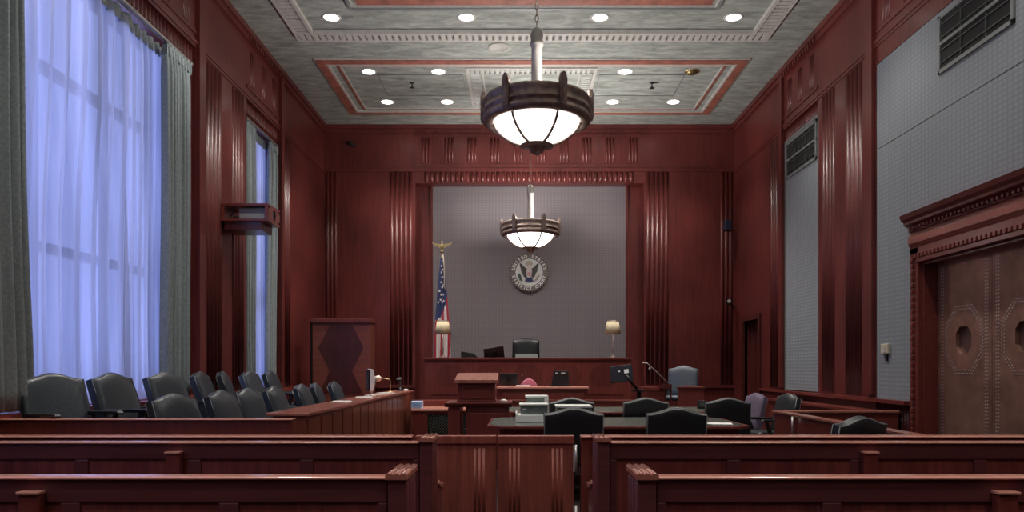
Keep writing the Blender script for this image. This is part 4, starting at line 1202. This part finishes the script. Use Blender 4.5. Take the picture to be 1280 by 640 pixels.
m = MB(); m.box(JX - .36, JX + .03, cy0 - .02, cy1 + .02, ctop - .03, ctop); m.build('counter_top', W_CAPY_LIT, t, bevel=.005)
m = MB(); m.box(JX - .30, JX - .06, cy1 - .05, cy1, 0, ctop - .03); m.build('end_panel', W_COUNTER, t)
m = MB(); m.box(JX - .30, JX - .06, cy0, cy0 + .05, .19, ctop - .03); m.build('end_panel', W_COUNTER, t)

def onc(px, d): return PX(px, d)
# things on the counter
t = thing('counter_monitor', 'white and black monitor seen edge-on at the far end of the jury counter', 'monitor', (-2.2, 11.4, ctop))
c = Vector((onc(461, 10.9), 10.9, 0)); zz = PZ(475, 10.9)
M_ = Matrix.Translation((c.x, c.y, zz)) @ Matrix.Rotation(math.radians(-72), 4, 'Z')
m = MB(); m.prism([(-.0, -.17), (.05, -.15), (.075, .0), (.05, .15), (.0, .165)], 'X', -.17, .17, M=M_); m.build('housing', WHITE, t, bevel=.01)
m = MB(); m.box(-.155, .155, -.02, .0, -.16, .155, M=M_); m.build('display', BLACK, t, bevel=.004)
m = MB(); m.tube([(c.x + .05, c.y, zz + .02), (c.x + .085, c.y, zz - .05), (c.x + .05, c.y, zz - .15), (c.x + .03, c.y, ctop)], .014, 8); m.lathe([(0, .015), (.08, .012), (.085, 0), (0, 0)], (c.x + .02, c.y, ctop), 18); m.build('stand', PALEMETAL, t)
t = thing('swing_arm_lamp', 'small brass desk lamp with a bent arm on the jury counter', 'lamp', (onc(487, 12.6), 12.6, ctop))
a_, b_ = Vector(P(487.5, 0, 12.4)), Vector(P(474, 0, 12.4))
zb_ = PZ(474, 12.4); xx = onc(488, 12.4)
m = MB(); m.tube([(xx, 12.4, ctop), (xx, 12.4, zb_ - .03), (xx - .02, 12.4, zb_), (xx - .1, 12.4, zb_ + .01), (onc(476, 12.4), 12.4, zb_ + .01)], .007, 7); m.build('arm', BRASS, t)
m = MB(); m.lathe([(0, 0), (.05, 0), (.05, .015), (0, .02)], (xx, 12.4, ctop), 16); m.build('base', BRASS, t)
m = MB(); m.tube([(onc(477, 12.4), 12.4, zb_ + .01), (onc(474, 12.4), 12.4, zb_ + .015), (onc(470, 12.4), 12.4, zb_ + .0), (onc(468, 12.4), 12.4, zb_ - .02)], [.02, .05, .055, .035], 12); m.build('lamp_shade', simple('pale_brass_shade', (.75, .62, .48), .4, .3), t)
t = thing('counter_microphone', 'short black microphone standing near the far end of the jury counter', 'microphone', (onc(500, 13.2), 13.2, ctop))
xx = onc(500, 13.2)
m = MB(); m.lathe([(0, 0), (.05, 0), (.045, .02), (.02, .03), (.018, .09), (0, .09)], (xx, 13.2, ctop), 14); m.build('base', BLACK, t)
m = MB(); m.tube([(xx, 13.2, ctop + .08), (xx + .0, 13.2, ctop + .16), (xx - .01, 13.17, ctop + .22)], [.02, .03, .045], 10); m.build('head', BLACK, t)
m = MB(); m.lathe([(0, .03), (.04, .02), (.045, 0), (0, 0)], (onc(508, 13.55), 13.5, ctop), 12); tag(m.build('paper_cup', WHITE), 'small white round thing at the very end of the jury counter', 'cup')
for i, (px_, d_, r_, lb) in enumerate(((437, 10.3, .2, 'white papers on the jury counter left of the edge-on monitor'), (450, 11.3, -.3, 'loose papers on the jury counter beside the monitor stand'),
                                   (472, 12.0, .5, 'pale papers on the jury counter under the brass lamp'), (411, 9.0, .1, 'pale folder on the jury counter before the last front-row chairs'))):
    M_ = Matrix.Translation((PX(px_, d_) * .0 - 2.15, d_, ctop)) @ Matrix.Rotation(r_, 4, 'Z')
    m = MB(); m.box(-.11, .11, -.15, .15, 0, .006, M=M_); m.box(-.10, .11, -.15, .14, .006, .01, M=M_ @ Matrix.Rotation(.12, 4, 'Z'))
    tag(m.build('loose_papers', PAPER), lb, 'papers', 'papers on the jury counter')

# screen with inlaid hexagons behind the jury box
HY = 15.6
t = thing('inlaid_cabinet', 'tall wooden cabinet door with dark inlaid hexagons behind the jury box', 'cabinet', (PX(427, HY), HY, 0))
x0, x1, hz = PX(390.5, HY), PX(463, HY), PZ(398, HY)
m = MB(); m.box(x0, x1, HY + .02, HY + .5, 0, hz - .08); m.build('body', W_LIGHT, t)
m = MB(); m.box(x0 - .03, x1 + .01, HY - .02, HY + .52, hz - .09, hz); m.box(x0 - .01, x1, HY, HY + .5, hz - .12, hz - .09); m.build('cornice', W_X, t, bevel=.006)
m = MB(); m.box(x0 - .06, x0 - .005, HY + .05, HY + .5, 0, hz - .03); m.build('gap_shade_strip', BLACK, t)  # black strip stands for the shade in the gap on the left
cxh = PX(426, HY); 
def hexa(ztop_, zmid, zbot_, hw, hn):
    return [(cxh - hn, zbot_), (cxh + hn, zbot_), (cxh + hw, zmid), (cxh + hn, ztop_), (cxh - hn, ztop_), (cxh - hw, zmid)]
m = MB(); z1_, z2_, z3_ = PZ(406, HY), PZ(434, HY), PZ(463, HY)
m.prism(hexa(z1_, z2_, z3_, PX(454, HY) - cxh, PX(440, HY) - cxh), 'Y', HY + .012, HY + .024)
m.prism([(cxh - .47, z3_ - .5), (cxh + .47, z3_ - .5), (cxh + .23, z3_ - .002), (cxh - .23, z3_ - .002)], 'Y', HY + .012, HY + .024)
m.build('hexagon_inlay', W_DARK, t)

# ================================================================== RAIL, GATES
BRY = 5.9; BRT = .905
def rail(x0, x1, label):
    t = thing('courtroom_rail', label, 'rail', ((x0 + x1) / 2, BRY, 0), 'low rail dividing the public seating')
    m = MB(); m.box(x0, x1, BRY + .01, BRY + .07, 0, BRT - .014); m.box(x0, x1, BRY - .008, BRY + .01, BRT - .07, BRT - .014); m.build('panel', W_X, t)
    m = MB(); m.prism([(BRY - .03, BRT - .008), (BRY - .024, BRT), (BRY + .10, BRT), (BRY + .11, BRT - .008), (BRY + .10, BRT - .016), (BRY - .02, BRT - .016)], 'X', x0, x1); m.build('top_rail', W_CAP_LIT, t, bevel=.004)
    m = MB(); xe = x1 if x1 < 0 else x0 + .07
    m.box(xe - .07, xe, BRY - .01, BRY + .09, 0, BRT - .055); m.build('end_post', W_Z, t)
    return t
rail(XL + .06, PX(515, BRY), 'left stretch of the low rail, under the jury box wall')
rail(PX(726, BRY), XR - .02, 'right stretch of the low rail, behind the right pews')
def gate(x0, x1, hinge_right, label):
    t = thing('swing_gate', label, 'gate', (x1 if hinge_right else x0, BRY, 0), 'pair of gates in the rail')
    m = MB(); m.box(x0, x1, BRY + .015, BRY + .065, .08, BRT - .065)
    m.build('leaf', W_GATE, t, bevel=.003)
    m = MB(); m.box(x0, x1, BRY - .0, BRY + .08, BRT - .065, BRT); m.build('top_rail', W_GATE, t, bevel=.006)
    m = MB(); wd = x1 - x0
    for a in (.10, .135, .17, wd - .17, wd - .135, wd - .10): m.reed((x0 + a, BRY + .015, .15), (x0 + a, BRY + .015, BRT - .10), (0, -1, 0), .022, .009)
    m.build('reeds', W_GATE, t)
    xh = x1 if hinge_right else x0
    for z0, z1 in ((PZ(590, BRY), PZ(556, BRY)), (.1, PZ(632, BRY))):
        m = MB(); m.tube([(xh + (.012 if hinge_right else -.012), BRY + .0, z0), (xh + (.012 if hinge_right else -.012), BRY + .0, z1)], .011, 8); m.box(xh - .01, xh + .02, BRY + .0, BRY + .012, z0, z1)
        m.build('hinge', PALEMETAL, t)
gate(PX(519, BRY), PX(620.3, BRY), False, 'left leaf of the low wooden gate in the middle aisle')
gate(PX(621.7, BRY), PX(718, BRY), True, 'right leaf of the low wooden gate, with a pale hinge on its right edge')

# right partition pen
t = thing('side_partition', 'low mahogany partition running toward the rail before the copper door', 'partition', (3.42, 8, 0))
PT = .875
m = MB(); m.box(3.40, 3.45, 8.05, 9.9, 0, PT - .03); m.box(3.45, 5.02, 9.85, 9.9, 0, PT - .03); m.build('panel', W_Y, t)
m = MB(); m.box(3.37, 3.49, 8.02, 9.93, PT - .03, PT); m.box(3.49, 5.02, 9.82, 9.93, PT - .03, PT); m.build('top_rail', W_CAPY_LIT, t, bevel=.005)
m = MB(); m.tube([(3.36, 9.15, .62), (3.36, 9.15, .84)], .012, 8); m.build('hinge', PALEMETAL, t)
t = thing('side_partition', 'nearer low gate section of the right partition, joining the rail', 'partition', (3.42, 7, 0))
m = MB(); m.box(3.40, 3.45, 6.08, 8.0, 0, PT - .03); m.build('panel', W_Y, t)
m = MB(); m.box(3.37, 3.49, 6.05, 8.0, PT - .03, PT); m.build('top_rail', W_CAPY_LIT, t, bevel=.005)
m = MB()
for k in range(8): m.reed((3.40, 6.3 + k * .2, .1), (3.40, 6.3 + k * .2, PT - .08), (-1, 0, 0), .03, .012)
m.build('reeds', W_Z, t)

# ================================================================== PEWS
def pew(x0, x1, yb, zt_, end_right, posts, label, zend):
    """bench seat facing the court, so its panelled back faces the camera"""
    t = thing('pew', label, 'pew', ((x0 + x1) / 2, yb, 0), 'public seating pews')
    m = MB()
    m.box(x0, x1, yb + .018, yb + .06, .1, zt_ - .014)
    m.build('back_panel', W_PEWPANEL, t)
    m = MB()
    m.box(x0, x1, yb + .005, yb + .03, zt_ - .12, zt_ - .014); m.box(x0, x1, yb + .005, yb + .03, .08, .22)
    xs = [x0]; n = max(2, round((x1 - x0) / .75)); st = (x1 - x0) / n
    for k in range(n + 1):
        xc = x0 + st * k; m.box(max(x0, xc - .045), min(x1, xc + .045), yb + .006, yb + .03, .22, zt_ - .12)
    m.build('back_frame', W_PEW, t, bevel=.006)
    m = MB(); m.prism([(yb - .012, zt_ - .012), (yb - .008, zt_ - .003), (yb + .004, zt_), (yb + .07, zt_), (yb + .08, zt_ - .012), (yb + .06, zt_ - .016), (yb, zt_ - .016)], 'X', x0, x1)
    m.build('top_rail', W_CAP_LIT, t, bevel=.004)
    m = MB(); m.prism([(yb + .10, .43), (yb + .52, .46), (yb + .54, .43), (yb + .52, .41), (yb + .08, .38)], 'X', x0, x1); m.build('seat', W_PEW, t, bevel=.01)
    m = MB(); m.prism([(yb + .06, .44), (yb + .12, .44), (yb + .075, zt_ - .04), (yb + .06, zt_ - .04)], 'X', x0, x1); m.build('front_lining', W_PEW, t)
    for xc in posts:
        m = MB()
        wd = .045
        m.prism([(xc - wd, zt_ - .075), (xc + wd, zt_ - .075), (xc + wd * 1.5, .0), (xc - wd * 1.5, .0)], 'Y', yb - .045, yb + .006)
        q = m.build('bracket', W_Z, t, bevel=.006)
        m = MB(); m.box(xc - wd - .005, xc + wd + .005, yb - .055, yb + .004, zt_ - .075, zt_ - .062); m.build('bracket_cap', W_CAP_LIT, q, bevel=.002)
    # end panel with reeded cap and lower armrest
    xa, xb = (x1, x1 + .10) if end_right else (x0 - .10, x0)
    m = MB()
    prof = [(yb - .04, 0), (yb - .04, zend - .025), (yb + .27, zend - .025), (yb + .28, .68), (yb + .36, .60), (yb + .56, .585), (yb + .60, .52), (yb + .56, 0)]
    m.prism(prof, 'X', xa + .01, xb - .01)
    xo = xb - .01 if end_right else xa + .01
    for k in range(5): m.reed((xo, yb + .0 + k * .055, .05), (xo, yb + .0 + k * .055, zend - .05), (1 if end_right else -1, 0, 0), .036, .01)
    e = m.build('end_panel', W_PEW, t, bevel=.005)
    m = MB(); m.box(xa, xb, yb - .055, yb + .285, zend - .03, zend - .008)
    for k in range(3):
        xc = xa + .018 + k * .032; m.reed((xc, yb - .055, zend - .008), (xc, yb + .285, zend - .008), (0, 0, 1), .026, .012)
    m.build('end_cap', W_CAPY_LIT, e)
    m = MB(); m.prism([(yb + .30, .66), (yb + .38, .615), (yb + .60, .60), (yb + .63, .57), (yb + .60, .545), (yb + .56, .56), (yb + .38, .59), (yb + .28, .63)], 'X', xa - .005, xb + .005)
    m.build('armrest', W_CAPY_LIT, e, bevel=.006)
    m = MB(); xx = x0 + .02 if end_right else x1 - .05
    m.prism([(yb + .03, 0), (yb + .03, zt_ - .04), (yb + .06, zt_ - .04), (yb + .5, .44), (yb + .5, 0)], 'X', xx, xx + .03); m.build('inner_end', W_PEW, t)
    return t
D1, D2 = 3.37, 4.93
z1 = PZ(595.5, D1); z2 = PZ(552, D2)
pew(-4.2, PX(484, D1), D1, z1, True, [PX(36, D1 - .04)], 'left pew nearest the camera, along the bottom edge', PZ(595, D1) + .02)
pew(-4.4, PX(524, D2), D2, z2, True, [PX(216, D2 - .04), PX(216, D2) - 1.7], 'left pew behind the nearest one, before the jury box', PZ(550, D2) + .02)
pew(PX(821, D1), 4.6, D1, z1, False, [PX(1260, D1 - .04)], 'right pew nearest the camera, along the bottom edge', PZ(595, D1) + .02)
pew(PX(763, D2), 4.7, D2, z2, False, [PX(1089, D2 - .04)], 'right pew behind the nearest one, before the low rail', PZ(550, D2) + .02)

# ================================================================== WALL FITTINGS
t = thing('projector_cabinet', 'open wooden cabinet with a projector, mounted high on the left wall by the small window', 'cabinet', (XL, 12.0, 3.9))
yn, yf = 11.7, 12.28
x0, x1 = XL + .02, PX(335, yn); z0, z1_ = PZ(276, yn), PZ(254, yn)
m = MB(); th = .035
m.box(x0, x1, yn, yf, z1_ - th, z1_); m.box(x0, x1, yn, yf, z0, z0 + th); m.box(x0, x0 + .06, yn, yf, z0 + th, z1_ - th)
# right-hand face with a round port
nseg = 16; yc, zc = (yn + yf) / 2, (z0 + z1_) / 2; rr = .085
sq = []
hy, hz_ = (yf - yn) / 2, (z1_ - z0) / 2 - th
for i in range(nseg):
    a = 2 * PI * i / nseg + PI / nseg; c_, s_ = math.cos(a), math.sin(a); k = min(hy / abs(c_), hz_ / abs(s_)); sq.append((yc + c_ * k, zc + s_ * k))
for X_ in (x1 - .03, x1):
    vo = [m.bm.verts.new((X_, *p)) for p in sq]; vi = [m.bm.verts.new((X_, yc + rr * math.cos(2 * PI * i / nseg + PI / nseg), zc + rr * math.sin(2 * PI * i / nseg + PI / nseg))) for i in range(nseg)]
    m._done([m.bm.faces.new((vo[i], vo[(i + 1) % nseg], vi[(i + 1) % nseg], vi[i])) for i in range(nseg)])
m.box(x1 - .05, x1, yn, yn + .02, z0 + th, z1_ - th)
m.build('case', W_Y, t)
m = MB(); m.box(x0 + .05, PX(326, yn), yn + .03, yf - .05, PZ(287, yn), z0); m.build('support_shelf', W_DARK, t, bevel=.006)
t = thing('projector', 'grey projector inside the wall cabinet, lens toward the court', 'projector', (x1 - .3, 12.0, z0 + th))
m = MB(); m.box(PX(297, yn), x1 - .06, yn + .06, yf - .06, z0 + th, z1_ - th - .03); m.build('body', simple('projector_grey', (.30, .33, .33), .5), t, bevel=.015)
m = MB()
M_ = Matrix.Translation((x1 - .06, yc, zc)) @ Matrix.Rotation(PI / 2, 4, 'Y')
L_ = [M_ @ Vector((0, 0, a)) for a in (0, .04, .05)]
m.tube(L_, [.07, .07, .055], 16); m.build('lens', DARKM, t)
m = MB(); m.tube([(x0 + .12, yn + .1, z0 + th + .05), (x0 + .16, yn + .08, z0 + th + .10), (x0 + .2, yn + .1, z0 + th + .04), (x0 + .28, yn + .12, z0 + th + .06)], .012, 6); m.build('cable', BLACK, t)

t = thing('wall_thermostat', 'small ivory thermostat on the large grey panel left of the copper door', 'thermostat', (XR, 10.5, 1.7))
yy = 4836 / (1109 - 649) ; zz = PZ(436, yy)
m = MB(); m.box(XR - .045, XR - .001, yy - .10, yy + .10, zz - .07, zz + .07); m.build('cover', OUTLET, t, bevel=.008)
m = MB(); m.box(XR - .05, XR - .045, yy - .06, yy + .02, zz - .05, zz + .02); m.build('dial_plate', PLASTERLINE, t)
m = MB(); m.box(XR - .02, XR - .001, yy - .03, yy, zz - .17, zz - .07); m.build('conduit', BLACK, t)
m = MB()
t = thing('wall_speaker', 'dark blue black speaker on a bracket in the far right corner, upper one', 'speaker', P(912, 282, 17.6))
c = Vector(P(911, 282, 17.6))
m.box(c.x - .12, c.x + .05, c.y - .1, c.y + .08, c.z - .13, c.z + .13); m.build('housing', simple('midnight_plastic', (.012, .014, .035), .35), t, bevel=.02)
m = MB(); m.tube([c + Vector((.05, .05, 0)), c + Vector((.14, .25, -.02)), c + Vector((.16, .42, -.02))], .03, 8); m.build('bracket', BLACKM, t)
t = thing('security_camera', 'small dark camera with a bright lens in the far right corner, lower one', 'camera', P(911, 377, 17.6))
c = Vector(P(911, 377, 17.6))
m = MB(); m.tube([c + Vector((-.03, -.14, 0)), c + Vector((.0, .06, .01))], .075, 14); m.build('housing', BLACKM, t)
m = MB(); m.tube([c + Vector((-.032, -.15, 0)), c + Vector((-.03, -.138, 0))], .045, 14); m.build('lens', PALEMETAL, t)
m = MB(); m.tube([c + Vector((0, .03, -.03)), c + Vector((.1, .08, -.10)), c + Vector((.2, .25, -.08)), c + Vector((.2, .41, -.08))], .02, 8); m.build('bracket', BLACKM, t)
t = thing('frieze_camera', 'small black fitting on the wooden frieze at upper left of the back wall', 'camera', P(439, 181, YB))
c = Vector(P(439, 181, YB - .03))
m = MB(); m.tube([c + Vector((-.08, -.02, .04)), c + Vector((.09, -.05, -.04))], .045, 10); m.build('body', BLACK, t)
m = MB(); m.box(c.x - .02, c.x + .02, c.y, YB, c.z - .02, c.z + .02); m.build('mount', BLACK, t)
